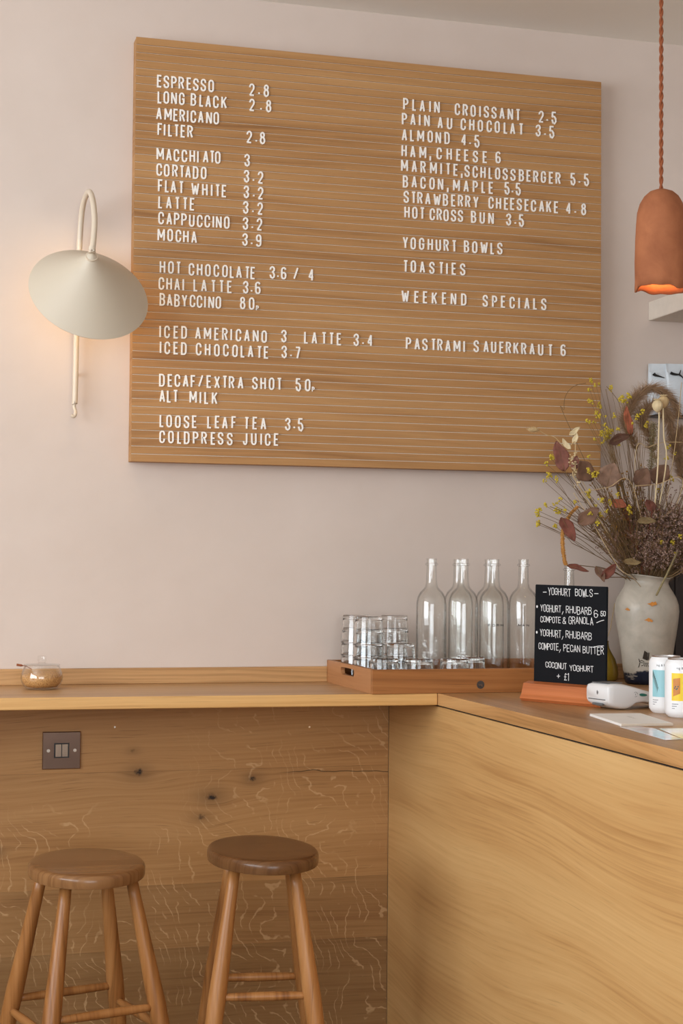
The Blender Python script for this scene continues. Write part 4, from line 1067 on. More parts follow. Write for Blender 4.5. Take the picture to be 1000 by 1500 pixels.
# ---------------------------------------------------------------- dried bouquet
SPRIGS = [
('tall yellow flower sprig over the top right corner of the menu board', [(1.622, -0.1679, 1.6762), (1.6356, -0.1719, 1.664), (1.6485, -0.1631, 1.6716), (1.6187, -0.1704, 1.6553), (1.6198, -0.173, 1.6225), (1.6487, -0.163, 1.6143)]),
('yellow flower sprig rising beside the right edge of the menu board', [(1.6695, -0.1875, 1.6554), (1.6975, -0.191, 1.6398), (1.7157, -0.192, 1.6363), (1.6871, -0.2083, 1.6254), (1.6982, -0.1989, 1.6227)]),
('small yellow sprig in front of the lower right edge of the board', [(1.5757, -0.2467, 1.5696), (1.583, -0.2498, 1.5636), (1.5928, -0.2518, 1.5657), (1.6007, -0.2486, 1.5862), (1.6192, -0.2272, 1.5808), (1.6309, -0.2301, 1.5829), (1.6567, -0.2308, 1.5837)]),
('dense mustard yellow flower spray left of the rolled brown leaf', [(1.6398, -0.211, 1.5628), (1.6401, -0.2292, 1.5472), (1.6679, -0.2257, 1.5524), (1.6135, -0.2162, 1.5253), (1.6324, -0.213, 1.5181), (1.6537, -0.2094, 1.5412), (1.6453, -0.2086, 1.5289), (1.6299, -0.2324, 1.5345), (1.6546, -0.2168, 1.5466), (1.649, -0.2148, 1.5325), (1.6314, -0.2198, 1.5396), (1.6705, -0.2297, 1.5139)]),
('yellow flower cluster left of the two poppy heads', [(1.7265, -0.2408, 1.5932), (1.7055, -0.2523, 1.5774), (1.7421, -0.227, 1.5647), (1.7102, -0.229, 1.5696), (1.721, -0.2386, 1.5852), (1.7371, -0.246, 1.5689)]),
('pair of yellow blooms left of the big dusty red oval leaf', [(1.4985, -0.2077, 1.4806), (1.5006, -0.2178, 1.478), (1.4874, -0.2085, 1.4643)]),
('yellow blooms on stalks just under the bottom edge of the board', [(1.483, -0.2396, 1.4345), (1.4766, -0.2497, 1.4278), (1.4657, -0.2526, 1.4176), (1.499, -0.247, 1.4226)]),
('bushy yellow sprig on the left side of the bouquet', [(1.4883, -0.2821, 1.3755), (1.4828, -0.2902, 1.3653), (1.4847, -0.2858, 1.3499), (1.487, -0.2706, 1.3466), (1.4687, -0.2937, 1.361), (1.5276, -0.2936, 1.368), (1.4952, -0.2762, 1.3426), (1.5033, -0.2866, 1.3463)]),
('lone small round yellow flowers farthest left, above the bottles', [(1.4884, -0.199, 1.363), (1.4718, -0.2009, 1.3487), (1.4694, -0.2047, 1.3386)]),
('thin stalk with yellow buds drooping low on the far left', [(1.4618, -0.2251, 1.32), (1.4498, -0.2491, 1.3152), (1.4991, -0.2426, 1.3102)]),
('yellow sprig between the two large brown leaves', [(1.5801, -0.2989, 1.4374), (1.5796, -0.286, 1.4322), (1.5663, -0.2967, 1.4313), (1.5588, -0.2943, 1.4763), (1.5897, -0.2826, 1.4425), (1.5626, -0.2954, 1.443)]),
('yellow blooms in the centre of the bouquet', [(1.5638, -0.2882, 1.3905), (1.5664, -0.2779, 1.3851), (1.5916, -0.302, 1.3747), (1.5868, -0.3032, 1.3687), (1.5764, -0.2981, 1.3597), (1.6222, -0.282, 1.3671), (1.6394, -0.2865, 1.3862)]),
('yellow buds in front of the brown leaf low in the bouquet', [(1.5556, -0.3179, 1.3403), (1.597, -0.3151, 1.3462), (1.5792, -0.3197, 1.3375), (1.5662, -0.3112, 1.3212), (1.569, -0.3237, 1.317)]),
('yellow sprig in the middle near the red stems', [(1.6707, -0.2841, 1.3573), (1.6779, -0.2781, 1.3437), (1.6723, -0.2764, 1.3536)]),
('yellow sprig behind the poppy stems', [(1.8115, -0.213, 1.5111), (1.8194, -0.2062, 1.4403), (1.8094, -0.2345, 1.4304), (1.8002, -0.2263, 1.4854), (1.7838, -0.206, 1.4069), (1.8345, -0.2117, 1.4975)]),
('greenish yellow sprig low on the right of the bouquet', [(1.7983, -0.3027, 1.2914), (1.7825, -0.2867, 1.2756), (1.7557, -0.2964, 1.2771), (1.7893, -0.2905, 1.2478)])]
LEAVES = [
('big dusty red oval leaf on the upper left, against the menu board', (1.5272, -0.23, 1.4456), (1.4972, -0.25, 1.5169), 0.0335, 'red'),
('rounded brown leaf below the cream flower spike', (1.5828, -0.26, 1.4213), (1.5434, -0.28, 1.4676), 0.0411, 'brown'),
('large greyish brown leaf in the middle of the bouquet', (1.614, -0.28, 1.4051), (1.6221, -0.3, 1.4644), 0.0517, 'grey'),
('brown leaf left of the poppy stems', (1.7005, -0.27, 1.4114), (1.7177, -0.29, 1.4537), 0.0426, 'brown'),
('brown leaf behind the poppy stems', (1.7565, -0.24, 1.4224), (1.7866, -0.26, 1.4657), 0.0426, 'brown'),
('rolled dark brown leaf pointing right, above the large brown leaves', (1.6424, -0.23, 1.5177), (1.6909, -0.25, 1.537), 0.0213, 'dark'),
('narrow coral coloured leaf standing upright', (1.7201, -0.19, 1.5418), (1.6991, -0.21, 1.6131), 0.0183, 'coral'),
('brown leaf tilted diagonally low in the bouquet', (1.5268, -0.31, 1.3166), (1.5723, -0.33, 1.352), 0.0335, 'brown'),
('dark red leaf pointing down above the hanging orange strand', (1.5014, -0.27, 1.3323), (1.528, -0.29, 1.2757), 0.0274, 'darkred'),
('slim brown leaf lying above the half hidden bottle neck', (1.5194, -0.26, 1.2184), (1.5687, -0.28, 1.2044), 0.0122, 'darkred'),
('folded brown leaf, right one of the pair over the blackboard corner', (1.6061, -0.27, 1.1872), (1.6365, -0.29, 1.2204), 0.0213, 'darkred'),
('folded brown leaf, left one of the pair over the blackboard corner', (1.5957, -0.26, 1.2155), (1.6098, -0.28, 1.1787), 0.0167, 'brown'),
('small olive brown leaf in front of the heather', (1.6752, -0.32, 1.325), (1.7153, -0.34, 1.325), 0.0152, 'olive'),
('small pinkish brown leaf above the heather', (1.7332, -0.29, 1.3505), (1.7052, -0.31, 1.3777), 0.0213, 'red'),
('dull olive leaf just above the left side of the vase mouth', (1.6636, -0.27, 1.2272), (1.7008, -0.29, 1.2274), 0.0152, 'olive'),
('russet leaf deep inside the bouquet left of centre', (1.64, -0.25, 1.3747), (1.6712, -0.27, 1.3609), 0.0213, 'coral'),
('brown leaf at the right edge of the photo by the heather', (1.8045, -0.27, 1.2676), (1.8143, -0.29, 1.299), 0.0274, 'brown'),
('brownish red leaf curling at the base of the cream spike', (1.5429, -0.24, 1.4486), (1.5474, -0.26, 1.4815), 0.0183, 'red')]
POPPIES = [((1.738, -0.3, 1.6059), [(1.7372, -0.3, 1.4305), (1.7408, -0.3, 1.5132), (1.7426, -0.3, 1.5862)]), ((1.7645, -0.28, 1.6188), [(1.7691, -0.28, 1.449), (1.7655, -0.28, 1.5321), (1.7636, -0.28, 1.5988)])]
BUNNY = [(1.4415, -0.2, 1.5504), (1.4736, -0.2, 1.5447), (1.4915, -0.2, 1.5353), (1.5196, -0.21, 1.5203), (1.5729, -0.22, 1.4311)]
CREAM = [(1.5432, -0.25, 1.5411), (1.5344, -0.25, 1.5077), (1.5273, -0.25, 1.5108), (1.5451, -0.25, 1.5147), (1.538, -0.25, 1.4864), (1.5452, -0.25, 1.47), (1.5381, -0.25, 1.4616), (1.547, -0.25, 1.4453), (1.556, -0.25, 1.4323), (1.5525, -0.25, 1.4124)]
ORANGE = [(1.5482, -0.26, 1.3592), (1.5305, -0.26, 1.3424), (1.5181, -0.26, 1.3209), (1.5093, -0.26, 1.2962), (1.5094, -0.26, 1.2634), (1.5131, -0.26, 1.234), (1.5184, -0.26, 1.2177)]
REED = [(1.7003, -0.37, 1.1483), (1.732, -0.36, 1.1967), (1.7709, -0.34, 1.2524)]
PAMPAS = [[(1.7559, -0.2, 1.4364), (1.7429, -0.2, 1.5209), (1.7188, -0.2, 1.5795), (1.7373, -0.2, 1.6311), (1.7744, -0.2, 1.6632), (1.8118, -0.2, 1.6595), (1.8437, -0.2, 1.635), (1.8606, -0.2, 1.6014)], [(1.8118, -0.2, 1.4377), (1.7838, -0.2, 1.5391), (1.7651, -0.2, 1.5896), (1.7931, -0.2, 1.6246), (1.8305, -0.2, 1.6003), (1.8437, -0.2, 1.5409)], [(1.8775, -0.2, 1.4051), (1.8681, -0.2, 1.4732), (1.8587, -0.2, 1.5243), (1.8738, -0.2, 1.559), (1.9002, -0.2, 1.5684)]]
FUZZ = [(1.77, -0.22, 1.5676), (1.7663, -0.22, 1.5201), (1.7627, -0.22, 1.4693), (1.7553, -0.22, 1.4269)]
TWIGS = [[(1.5671, -0.15, 1.5757), (1.5597, -0.15, 1.6043), (1.5633, -0.15, 1.6384), (1.5852, -0.15, 1.6631), (1.6183, -0.15, 1.6729)], [(1.6553, -0.19, 1.6614), (1.6774, -0.19, 1.6385), (1.6922, -0.19, 1.6118), (1.7144, -0.19, 1.5208), (1.7424, -0.19, 1.3688)], [(1.822, -0.27, 1.5212), (1.7706, -0.27, 1.5197), (1.7304, -0.27, 1.5069), (1.6941, -0.27, 1.4843)], [(1.6723, -0.3, 1.4109), (1.6081, -0.3, 1.4046), (1.5374, -0.3, 1.39)], [(1.8063, -0.3, 1.4155), (1.7336, -0.3, 1.4139), (1.6795, -0.3, 1.4094)], [(1.6627, -0.17, 1.6571), (1.6739, -0.17, 1.6063), (1.6869, -0.17, 1.5386), (1.7094, -0.17, 1.4029)], [(1.463, -0.29, 1.3565), (1.5068, -0.29, 1.341), (1.5774, -0.29, 1.3128), (1.6308, -0.29, 1.2399)], [(1.4501, -0.25, 1.3201), (1.5066, -0.25, 1.2963), (1.5599, -0.25, 1.2806), (1.6497, -0.25, 1.2155)], [(1.5154, -0.31, 1.3891), (1.5682, -0.31, 1.3122), (1.6303, -0.31, 1.2153), (1.6659, -0.31, 1.1911)], [(1.8341, -0.24, 1.6729), (1.8192, -0.24, 1.537), (1.7914, -0.24, 1.3678), (1.7546, -0.24, 1.1997)]]

MOUTH = Vector((VX, VY, ZT+.262))
M_stem = plain('dry_stem', (128, 100, 64), .8, var=.2, scale=80)
M_stemr = plain('russet_stem', (126, 52, 30), .8, var=.2, scale=80)
M_pale = plain('pale_stem', (206, 178, 132), .7, var=.1, scale=80)
M_yf = plain('yellow_bloom', (212, 188, 60), .8, var=.25, scale=300)
M_must2 = plain('yellow_bloom_centre', (168, 122, 48), .8, var=.25, scale=300)
M_mauve = plain('heather_bloom', (186, 156, 142), .85, var=.3, scale=200)
M_mauve2 = plain('heather_bloom_dark', (142, 108, 94), .85, var=.3, scale=200)
M_cream = plain('cream_bloom', (226, 206, 164), .7, var=.12, scale=120)
M_orange = plain('ochre_strand', (200, 142, 70), .85, var=.3, scale=220)
M_pamp = plain('pampas_hair', (176, 142, 108), .9, var=.25, scale=90)
M_fuzz = plain('grey_green_reed', (150, 136, 98), .9, var=.3, scale=120)
LC = {}
for k, c in dict(red=(138, 90, 78), brown=(120, 90, 72), grey=(136, 108, 90), dark=(92, 62, 48), coral=(184, 106, 78), darkred=(118, 68, 54), olive=(120, 100, 68)).items():
    t = NT('leaf_'+k); P = t.obj(); n = t.noise(P, 45, 4, .6); t.bump(n, .3, .002)
    t.put(t.b.inputs['Subsurface Weight'], 0.0)
    LC[k] = t.done(t.mix(t.mr(n, .3, .7), lin(*[int(v*.82) for v in c]), lin(*[min(255, int(v*1.1)) for v in c])), .7, 0, .25)
def inner(k=.03):
    a = rnd.uniform(0, 2*PI); r = k*math.sqrt(rnd.random()); return MOUTH+Vector((r*math.cos(a), r*math.sin(a), -.03))
def bend(a, b, k=.12, n=7, droop=0.0):
    a, b = Vector(a), Vector(b); d = b-a; up = Vector((0, 0, 1)); c1 = a+d*.35+up*d.length*k; pts = []
    for i in range(n+1):
        t = i/n; p = a*(1-t)**2+c1*2*t*(1-t)+b*t*t; pts.append(p+Vector((math.sin(i*1.9+a.x*90), math.cos(i*2.3+b.z*70), 0))*.0016*math.sin(PI*t))
    return pts
# one small bloom, its mesh shared by every copy
fbm = bmesh.new()
for i in range(7): blob(fbm, (rnd.uniform(-.0026, .0026), rnd.uniform(-.0026, .0026), rnd.uniform(-.002, .0028)), rnd.uniform(.0011, .0019), 1, jit=.25)
fme = bpy.data.meshes.new('flower'); fbm.to_mesh(fme); fbm.free(); fme.materials.append(M_yf)
BG = 'dried stems standing in the ceramic vase'
for lab, tips in SPRIGS:
    r = thing('yellow_flower_sprig', lab, 'dried flower', tuple(MOUTH), 0, BG)
    c = Vector((0, 0, 0))
    for p in tips: c += Vector(p)
    c /= len(tips); base = inner(); join = base.lerp(c, .72)
    main = bend(base, join, .10)
    bm = tube(bmesh.new(), [p-MOUTH for p in main], lambda t: .0013-.0005*t, 5)
    for p in tips:
        p = Vector(p); k = rnd.randint(4, 7); tube(bm, [q-MOUTH for q in bend(main[min(k, len(main)-1)], p, .08, 5)], lambda t: .0007-.0002*t, 4)
    ob('stem', bm, M_stem, r)
    for p in tips:
        for q in range(2 if rnd.random() < .55 else 1):
            o = bpy.data.objects.new('flower', fme); COL.objects.link(o); o.parent = r
            o.location = Vector(p)-MOUTH+Vector((rnd.uniform(-.003, .003), rnd.uniform(-.003, .003), q*rnd.uniform(.003, .006))); o.rotation_euler = (rnd.uniform(0, 6), rnd.uniform(0, 6), 0); s = rnd.uniform(1.1, 1.9); o.scale = (s, s, s)
def leaf_mesh(b, tp, w, curl=.25, org=MOUTH):
    b, tp = Vector(b)-org, Vector(tp)-org; d = tp-b; ln = d.length; d.normalize()
    view = Vector((.42, .90, .0)); side = d.cross(view).normalized(); nn = side.cross(d).normalized(); bm = bmesh.new(); rows = []
    N_ = 9; tw = rnd.uniform(-.5, .5)
    for i in range(N_+1):
        t_ = i/N_; ww = w/2*(math.sin(PI*min(1, t_**.8*.98+.01))**.75+.01); row = []
        for j in range(-3, 4):
            u = j/3; ca = tw*(t_-.5)
            off = side*math.cos(ca)*u*ww+nn*(math.sin(ca)*u*ww+abs(u)**1.6*ww*curl*-1+.10*ln*math.sin(PI*t_)*.5)
            row.append(bm.verts.new(b+d*ln*t_+off*(1+.10*math.sin(t_*11+u*5+b.x*300))+nn*.0012*math.sin(t_*13+u*4+b.z*200)+side*.0015*math.sin(t_*5+b.x*400)))
        rows.append(row)
    for A, C in zip(rows, rows[1:]):
        for j in range(6): bm.faces.new((A[j], A[j+1], C[j+1], C[j]))
    r = bmesh.ops.extrude_face_region(bm, geom=list(bm.faces)); 
    for v in [g for g in r['geom'] if isinstance(g, bmesh.types.BMVert)]: v.co += nn*.0004
    mid = tube(bmesh.new(), [b+d*ln*k/8+nn*(.10*ln*math.sin(PI*k/8)*.5-.0004) for k in range(9)], lambda t: .0007*(1-t*.7), 4)
    return bm, mid
for lab, b, tp, w, col in LEAVES:
    r = thing('dried_leaf', lab, 'dried leaf', tuple(MOUTH), 0, BG)
    bm, mid = leaf_mesh(b, tp, w*1.1, .55 if 'rolled' in lab or 'folded' in lab else .22)
    l = ob('leaf_blade', bm, LC[col], r, 'all'); ob('midrib', mid, M_stem, l)
    base = inner(); ob('stalk', tube(bmesh.new(), [p-MOUTH for p in bend(base, Vector(b), .06 if Vector(b).z > 1.25 else .16)], .0011, 5), M_stem, r)
for (c, path), lab in zip(POPPIES, ('pale ribbed poppy seed head, left one of the two tall ones', 'golden beige poppy seed head, right one of the two tall ones')):
    r = thing('poppy_seed_head', lab, 'dried flower', tuple(MOUTH), 0, BG); c = Vector(c)-MOUTH
    pr = [(0, -.0165), (.0035, -.0160), (.009, -.0105), (.0128, -.002), (.0125, .004), (.0085, .0105), (.0062, .0120)]
    bm = lathe(pr+[(0, .0125)], 40, wob=lambda r_, z, a: (r_*(1+.035*math.cos(10*a)*(abs(z) < .013)), z)); bmesh.ops.translate(bm, verts=bm.verts, vec=c)
    pod = ob('pod', bm, M_cream if 'pale' in lab else M_pale, r, 'all')
    bm = lathe([(0, .0120), (.0050, .0122), (.0085, .0150), (.0080, .0158), (0, .0140)], 40, wob=lambda r_, z, a: (r_*(1+.22*math.cos(10*a)*(r_ > .006)), z)); bmesh.ops.translate(bm, verts=bm.verts, vec=c); ob('crown', bm, M_cream, pod, True)
    pts = [inner(.02)]+[Vector(p) for p in path]+[c+MOUTH-Vector((0, 0, .015))]
    ob('stem', tube(bmesh.new(), [p-MOUTH for p in spline(pts, 5)], .0019, 8), M_cream, r, 'all')
r = thing('bunny_tail_grass', 'single fluffy bunny tail grass head reaching left over the board', 'dried grass', tuple(MOUTH), 0, BG)
pts = [Vector(p) for p in BUNNY]; ob('stem', tube(bmesh.new(), [p-MOUTH for p in spline([pts[1], pts[2], pts[3], pts[4], inner()], 5)], .0008, 5), M_pale, r)
bm = bmesh.new(); a, b = pts[0], pts[1]
blob(bm, (a+b)/2-MOUTH, .0062, 3, (2.2, 1, 1), .12)
for i in range(260):
    th = rnd.uniform(0, 2*PI); t_ = rnd.random(); p = a.lerp(b, t_)-MOUTH; rr = .0066*math.sin(PI*(.08+.86*t_)); o_ = Vector((0, math.cos(th)*rr, math.sin(th)*rr)); e = p+o_*1.45+Vector((-.004, 0, 0))
    s = Vector((0, .0002, .0002)); bm.faces.new([bm.verts.new(q) for q in (p+o_*.8-s, p+o_*.8+s, e)])
ob('head', bm, M_pale, r)
r = thing('cream_flower_spike', 'cream flower spike with three pale pointed leaves at the bouquet left', 'dried flower', tuple(MOUTH), 0, BG)
cp = [Vector(p) for p in CREAM]
ob('stem', tube(bmesh.new(), [p-MOUTH for p in spline([cp[1], cp[3], cp[5], cp[7], cp[9], inner()], 4)], .0012, 5), M_pale, r)
for b, tp_ in ((cp[0]+Vector((-.014, 0, -.008)), cp[0]+Vector((.016, 0, .010))), (cp[3]+Vector((-.004, 0, -.004)), cp[3]+Vector((.004, 0, .026))), (cp[2]+Vector((.006, 0, -.014)), cp[2]+Vector((-.016, 0, .012)))):
    bm, mid = leaf_mesh(b, tp_, .013, .2); ob('leaf_blade', bm, M_cream, r, 'all'); mid.free()
bm = bmesh.new()
for i in range(70):
    q = rnd.randint(4, 8); p = cp[q].lerp(cp[q+1], rnd.random()); blob(bm, p-MOUTH+Vector((rnd.gauss(0, .007), rnd.gauss(0, .005), rnd.gauss(0, .004))), rnd.uniform(.0016, .0032), 1, (1, 1, .7), .35)
o = ob('blossoms', bm, M_cream, r); o['kind'] = 'stuff'
r = thing('ochre_hanging_strand', 'fuzzy ochre strand hanging down on the left above the bottle neck', 'dried flower', tuple(MOUTH), 0, BG)
op = spline([Vector(p) for p in ORANGE], 6); op = op
ob('stem', tube(bmesh.new(), [p-MOUTH for p in spline([Vector(ORANGE[0]), Vector(ORANGE[0]).lerp(MOUTH, .5)+Vector((0, 0, .03)), inner()], 5)], .0010, 5), M_stem, r)
bm = tube(bmesh.new(), [p-MOUTH for p in op], lambda t: .0040-.001*abs(t-.5), 8)
for i in range(420):
    k = rnd.randint(0, len(op)-2); p = op[k].lerp(op[k+1], rnd.random())-MOUTH; th = rnd.uniform(0, 2*PI); blob(bm, p+Vector((math.cos(th), math.sin(th), 0))*.0046, rnd.uniform(.0007, .0014), 1, jit=.3)
ob('flower_tail', bm, M_orange, r)
rp = [Vector(p) for p in REED]
r = thing('thick_pale_reed', 'thick pale cut reed slanting across the front rim of the vase', 'dried stem', tuple(rp[0]), 0, BG)
ob('stem', tube(bmesh.new(), [p-rp[0] for p in rp], .0024, 10), M_fuzz, r, 'all')
PL = ('big tawny pampas plume arching over the poppy heads', 'smaller tawny pampas plume behind the poppy stems', 'tawny pampas plume at the right edge of the photo')
for path, lab in zip(PAMPAS, PL):
    r = thing('pampas_plume', lab, 'dried grass', tuple(MOUTH), 0, BG); pp = spline([Vector(p) for p in path], 6); pp = [p+Vector((0, .03, 0)) for p in pp]
    ob('stem', tube(bmesh.new(), [p-MOUTH for p in [inner()]+pp], .0012, 5), M_stem, r)
    bm = bmesh.new(); n_ = len(pp)
    for i in range(6500):
        t_ = rnd.uniform(.12, 1); k = min(int(t_*(n_-1)), n_-2); p = pp[k]-MOUTH; d = (pp[k+1]-pp[k]).normalized()
        th = rnd.uniform(0, 2*PI); sd = Vector((math.cos(th), math.sin(th)*.6, rnd.uniform(-.5, .5)))
        L_ = rnd.uniform(.016, .052)*math.sin(PI*min(.96, .15+t_*.75)); e = p+d*L_*.8+sd*L_*.8+Vector((0, 0, -L_*.30*rnd.random())); m_ = (p+e)/2+d*L_*.15
        s = Vector((rnd.uniform(-1, 1), rnd.uniform(-1, 1), rnd.uniform(-1, 1))).normalized()*.00034
        v = [bm.verts.new(q) for q in (p-s, p+s, m_+s, m_-s, e)]; bm.faces.new((v[0], v[1], v[2], v[3])); bm.faces.new((v[3], v[2], v[4]))
    o = ob('plume', bm, M_pamp, r); o['kind'] = 'stuff'
r = thing('grey_green_reed_head', 'fuzzy grey green upright seed head left of the poppy stems', 'dried grass', tuple(MOUTH), 0, BG)
fp = [Vector(p) for p in FUZZ]; ob('stem', tube(bmesh.new(), [p-MOUTH for p in fp+[inner()]], .0015, 6), M_stem, r)
bm = bmesh.new(); fs_ = spline(fp, 8)
for i in range(1100):
    k = rnd.randint(0, len(fs_)-2); p = fs_[k]-MOUTH; th = rnd.uniform(0, 2*PI); o_ = Vector((math.cos(th), math.sin(th), 0)); rr = rnd.uniform(.004, .013)
    q = p+o_*rr+Vector((0, 0, rnd.uniform(-.004, .010))); s = Vector((.0003, 0, .0003)); bm.faces.new([bm.verts.new(x_) for x_ in (p+o_*.002-s, p+o_*.002+s, q)]); 
    if i % 3 == 0: blob(bm, q, .0012, 1, jit=.3)
o = ob('seed_head', bm, M_fuzz, r); o['kind'] = 'stuff'
TL = ('thin curled twig looping over the lower right corner of the board', 'thin bent twig rising beside the board edge', 'thin pale twig crossing behind the poppy stems', 'pale straw crossing the middle of the bouquet to the left', 'thin straw lying level above the heather', 'long thin twig left of the coral leaf', 'thin twig drooping left under the yellow flowers', 'lowest thin twig reaching left towards the bottles', 'straw slanting down to the vase mouth from the left', 'long pale straw on the far right rising past the poppy heads')
for path, lab in zip(TWIGS, TL):
    pts = [Vector(p) for p in path]; e = max(pts[0], pts[-1], key=lambda p: -(p-MOUTH).length)
    if pts[0] is e: pts = pts[::-1]
    pts.append(inner())
    o = ob('thin_twig', tube(bmesh.new(), [p-MOUTH for p in spline(pts, 6)], .0008, 5), M_pale if 'pale' in lab or 'straw' in lab else M_stem, None, 'all'); o.location = MOUTH; tag(o, lab, 'twig', BG)

# heather: one sprig with stem and blooms, copied
def heather(seed, L_, dark):
    rr = random.Random(seed); r = thing('heather_sprig', 'mauve brown dried heather sprig massed low in the right of the bouquet', 'dried flower', tuple(MOUTH), 0, 'dried heather sprigs massed above the vase mouth')
    bs = bmesh.new(); bf = bmesh.new(); tip = Vector((0, 0, L_)); main = [Vector((.004*math.sin(k), .004*math.cos(k*1.3), L_*k/8)) for k in range(9)]
    tube(bs, main, lambda t: .0011-.0005*t, 5)
    for i in range(26):
        t_ = rr.uniform(.5, 1.0); k = int(t_*8); p = main[min(k, 8)]; a = rr.uniform(0, 2*PI); e = p+Vector((math.cos(a), math.sin(a), rr.uniform(.4, 1.3)))*rr.uniform(.008, .020)
        tube(bs, [p, (p+e)/2+Vector((0, 0, .001)), e], .0004, 3)
        for j in range(6):
            q = p.lerp(e, rr.uniform(.45, 1.08))+Vector((rr.gauss(0, .0022), rr.gauss(0, .0022), rr.gauss(0, .0022)))
            s = rr.uniform(.0015, .0030); n0 = Vector((rr.gauss(0, 1), rr.gauss(0, 1), rr.gauss(0, 1))).normalized(); u = n0.orthogonal().normalized(); w = n0.cross(u)
            vs = [bf.verts.new(q+(u*math.cos(x_)+w*math.sin(x_))*s*(1 if m % 2 else .45)+n0*(.0004 if m % 2 else 0)) for m, x_ in enumerate([PI*m/4 for m in range(8)])]
            cc = bf.verts.new(q-n0*.0006)
            for m in range(8): bf.faces.new((cc, vs[m], vs[(m+1) % 8]))
    ob('stem', bs, M_stem, r); ob('blooms', bf, M_mauve2 if dark else M_mauve, r)['kind'] = 'stuff'; return r
def aim(r, base, tip, L_):
    d = (Vector(tip)-Vector(base)); q = d.to_track_quat('Z', 'Y'); r.rotation_mode = 'QUATERNION'; r.rotation_quaternion = q @ Euler((0, 0, rnd.uniform(0, 6))).to_quaternion(); r.location = base; s = d.length/L_; r.scale = (s, s, s)
for_left = 36
hp = [heather(1, .14, False), heather(2, .14, True), heather(3, .14, False)]; used = set()
for i in range(84+for_left):
    x = rnd.uniform(-.080, .17); z = rnd.uniform(.035, .185); y = rnd.uniform(-.10, .05); k = i % 3
    if x < -.03: z = rnd.uniform(.04, .13)
    if i >= 84: x = rnd.uniform(-.125, .0); z = rnd.uniform(.075, .175)-max(0, -x-.08)*.5; k = 1 if i % 3 else 0
    src = hp[k]; r = src if k not in used else dup(src); used.add(k)
    b = MOUTH+Vector((rnd.uniform(-.028, .028), rnd.uniform(-.028, .028), -.02)); aim(r, b, MOUTH+Vector((x, y-.012, z)), .14)
    r['label'] = '%s dried heather sprig %s of the bouquet' % ('dark brown' if k == 1 else 'pale mauve brown', 'in the left half' if x < -.02 else ('low in the middle' if x < .07 else 'in the lower right'))
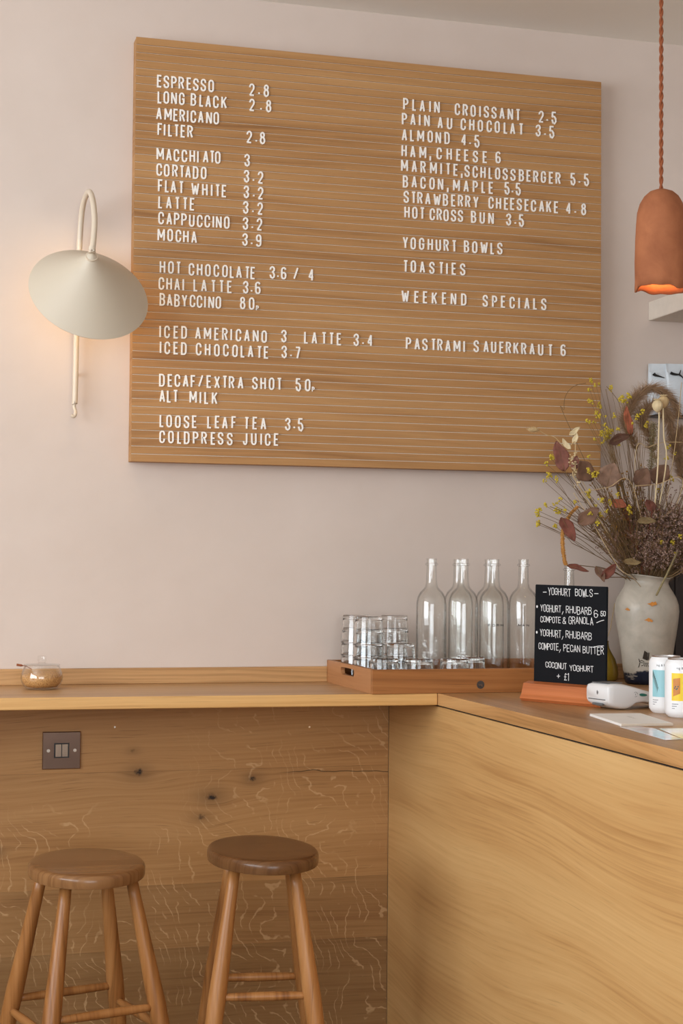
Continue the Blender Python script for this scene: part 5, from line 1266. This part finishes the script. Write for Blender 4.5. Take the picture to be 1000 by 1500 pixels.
def bare(n_, mat, lab, name, xr, zr, yr, rad, grp, buds=None, k=.08):
    src = []
    for i in range(5):
        rr = random.Random(900+i+len(lab)); bm = bmesh.new(); pts = [Vector((rr.gauss(0, .003)+.010*math.sin(k_*.5+i)*k_/8, rr.gauss(0, .003), .25*k_/8)) for k_ in range(9)]; tube(bm, pts, lambda t: .0011-.0006*t, 5)
        br = []
        for j in range(6):
            p = pts[rr.randint(4, 7)]; e = p+Vector((rr.gauss(0, .010), rr.gauss(0, .010), rr.uniform(.008, .035))); tube(bm, [p, e], .0005, 3); br.append(e)
        bmesh.ops.recalc_face_normals(bm, faces=bm.faces); me = bpy.data.meshes.new(name); bm.to_mesh(me); bm.free(); me.materials.append(mat)
        mb_ = None
        if buds:
            b2 = bmesh.new()
            for e in br+[pts[-1]]:
                for q in range(3): blob(b2, e+Vector((rr.gauss(0, .002), rr.gauss(0, .002), rr.gauss(0, .003))), rr.uniform(.0010, .0020), 1, jit=.3)
            mb_ = bpy.data.meshes.new('buds'); b2.to_mesh(mb_); b2.free(); mb_.materials.append(buds)
        src.append((me, mb_))
    for i in range(n_):
        me, mb_ = src[i % 5]; b = MOUTH+Vector((rnd.uniform(-.032, .032), rnd.uniform(-.032, .032), -.03)); tip = MOUTH+Vector((rnd.uniform(*xr), rnd.uniform(*yr), rnd.uniform(*zr)))
        if mb_: r = thing(name, lab, 'dried stem', (0, 0, 0), 0, grp); o = bpy.data.objects.new('stem', me); COL.objects.link(o); o.parent = r; o = bpy.data.objects.new('buds', mb_); COL.objects.link(o); o.parent = r; o['kind'] = 'stuff'
        else: r = bpy.data.objects.new(name, me); COL.objects.link(r); tag(r, lab, 'dried stem', grp)
        aim(r, b, tip, .25)
bare(46, M_stem, 'thin bare brown stem fanning up from the vase mouth', 'bare_stem', (-.15, .16), (.10, .27), (-.09, .06), .001, 'bare brown stems fanning from the vase')
bare(18, M_stemr, 'russet red thin stem in the left centre of the bouquet', 'russet_stem', (-.10, .02), (.07, .19), (-.10, -.02), .001, 'russet stems in the bouquet')
bare(52, M_stem, 'brown branched stem with small dark dried buds', 'budded_stem', (-.17, .16), (.06, .24), (-.09, .05), .001, 'budded brown stems in the bouquet', M_mauve2)
bare(26, M_stem, 'ochre budded stem in the upper left of the bouquet', 'ochre_budded_stem', (-.15, -.01), (.15, .27), (-.06, .04), .001, 'ochre budded stems in the bouquet', M_must2)
# fine dry grass nobody could count
bm = bmesh.new()
for i in range(1900):
    b = inner(.036); az = rnd.uniform(-.125, .16); hz = rnd.uniform(.04, .26)*(1-abs(az)*2.2); e = MOUTH+Vector((az, rnd.uniform(-.09, .06), hz)); m_ = b.lerp(e, .5)+Vector((rnd.gauss(0, .005), rnd.gauss(0, .005), .012)); s = Vector((rnd.uniform(-1, 1), rnd.uniform(-1, 1), 0)).normalized()*.00045
    v = [bm.verts.new(q-MOUTH) for q in (b-s, b+s, m_+s, m_-s, e)]; bm.faces.new((v[0], v[1], v[2], v[3])); bm.faces.new((v[3], v[2], v[4]))
o = ob('dry_grass', bm, M_stem); o.location = MOUTH; tag(o, 'fine dry brown grass filling the middle of the bouquet', 'dried grass', BG); o['kind'] = 'stuff'
# stalks in the mustard vase
for (u, v_, lab) in ((.012, .20, 'thin pale stalk in the mustard bud vase, left one'), (.030, .165, 'thin pale stalk in the mustard bud vase, right one')):
    b = Vector((1.700, -.080, ZT+.03)); o = ob('thin_stalk', tube(bmesh.new(), [(0, 0, 0), (.002, 0, .06), (u*.6, 0, v_*.6), (u, 0, v_)], .0010, 5), M_pale, None, 'all'); o.location = b; tag(o, lab, 'dried stem', 'stalks in the mustard vase')
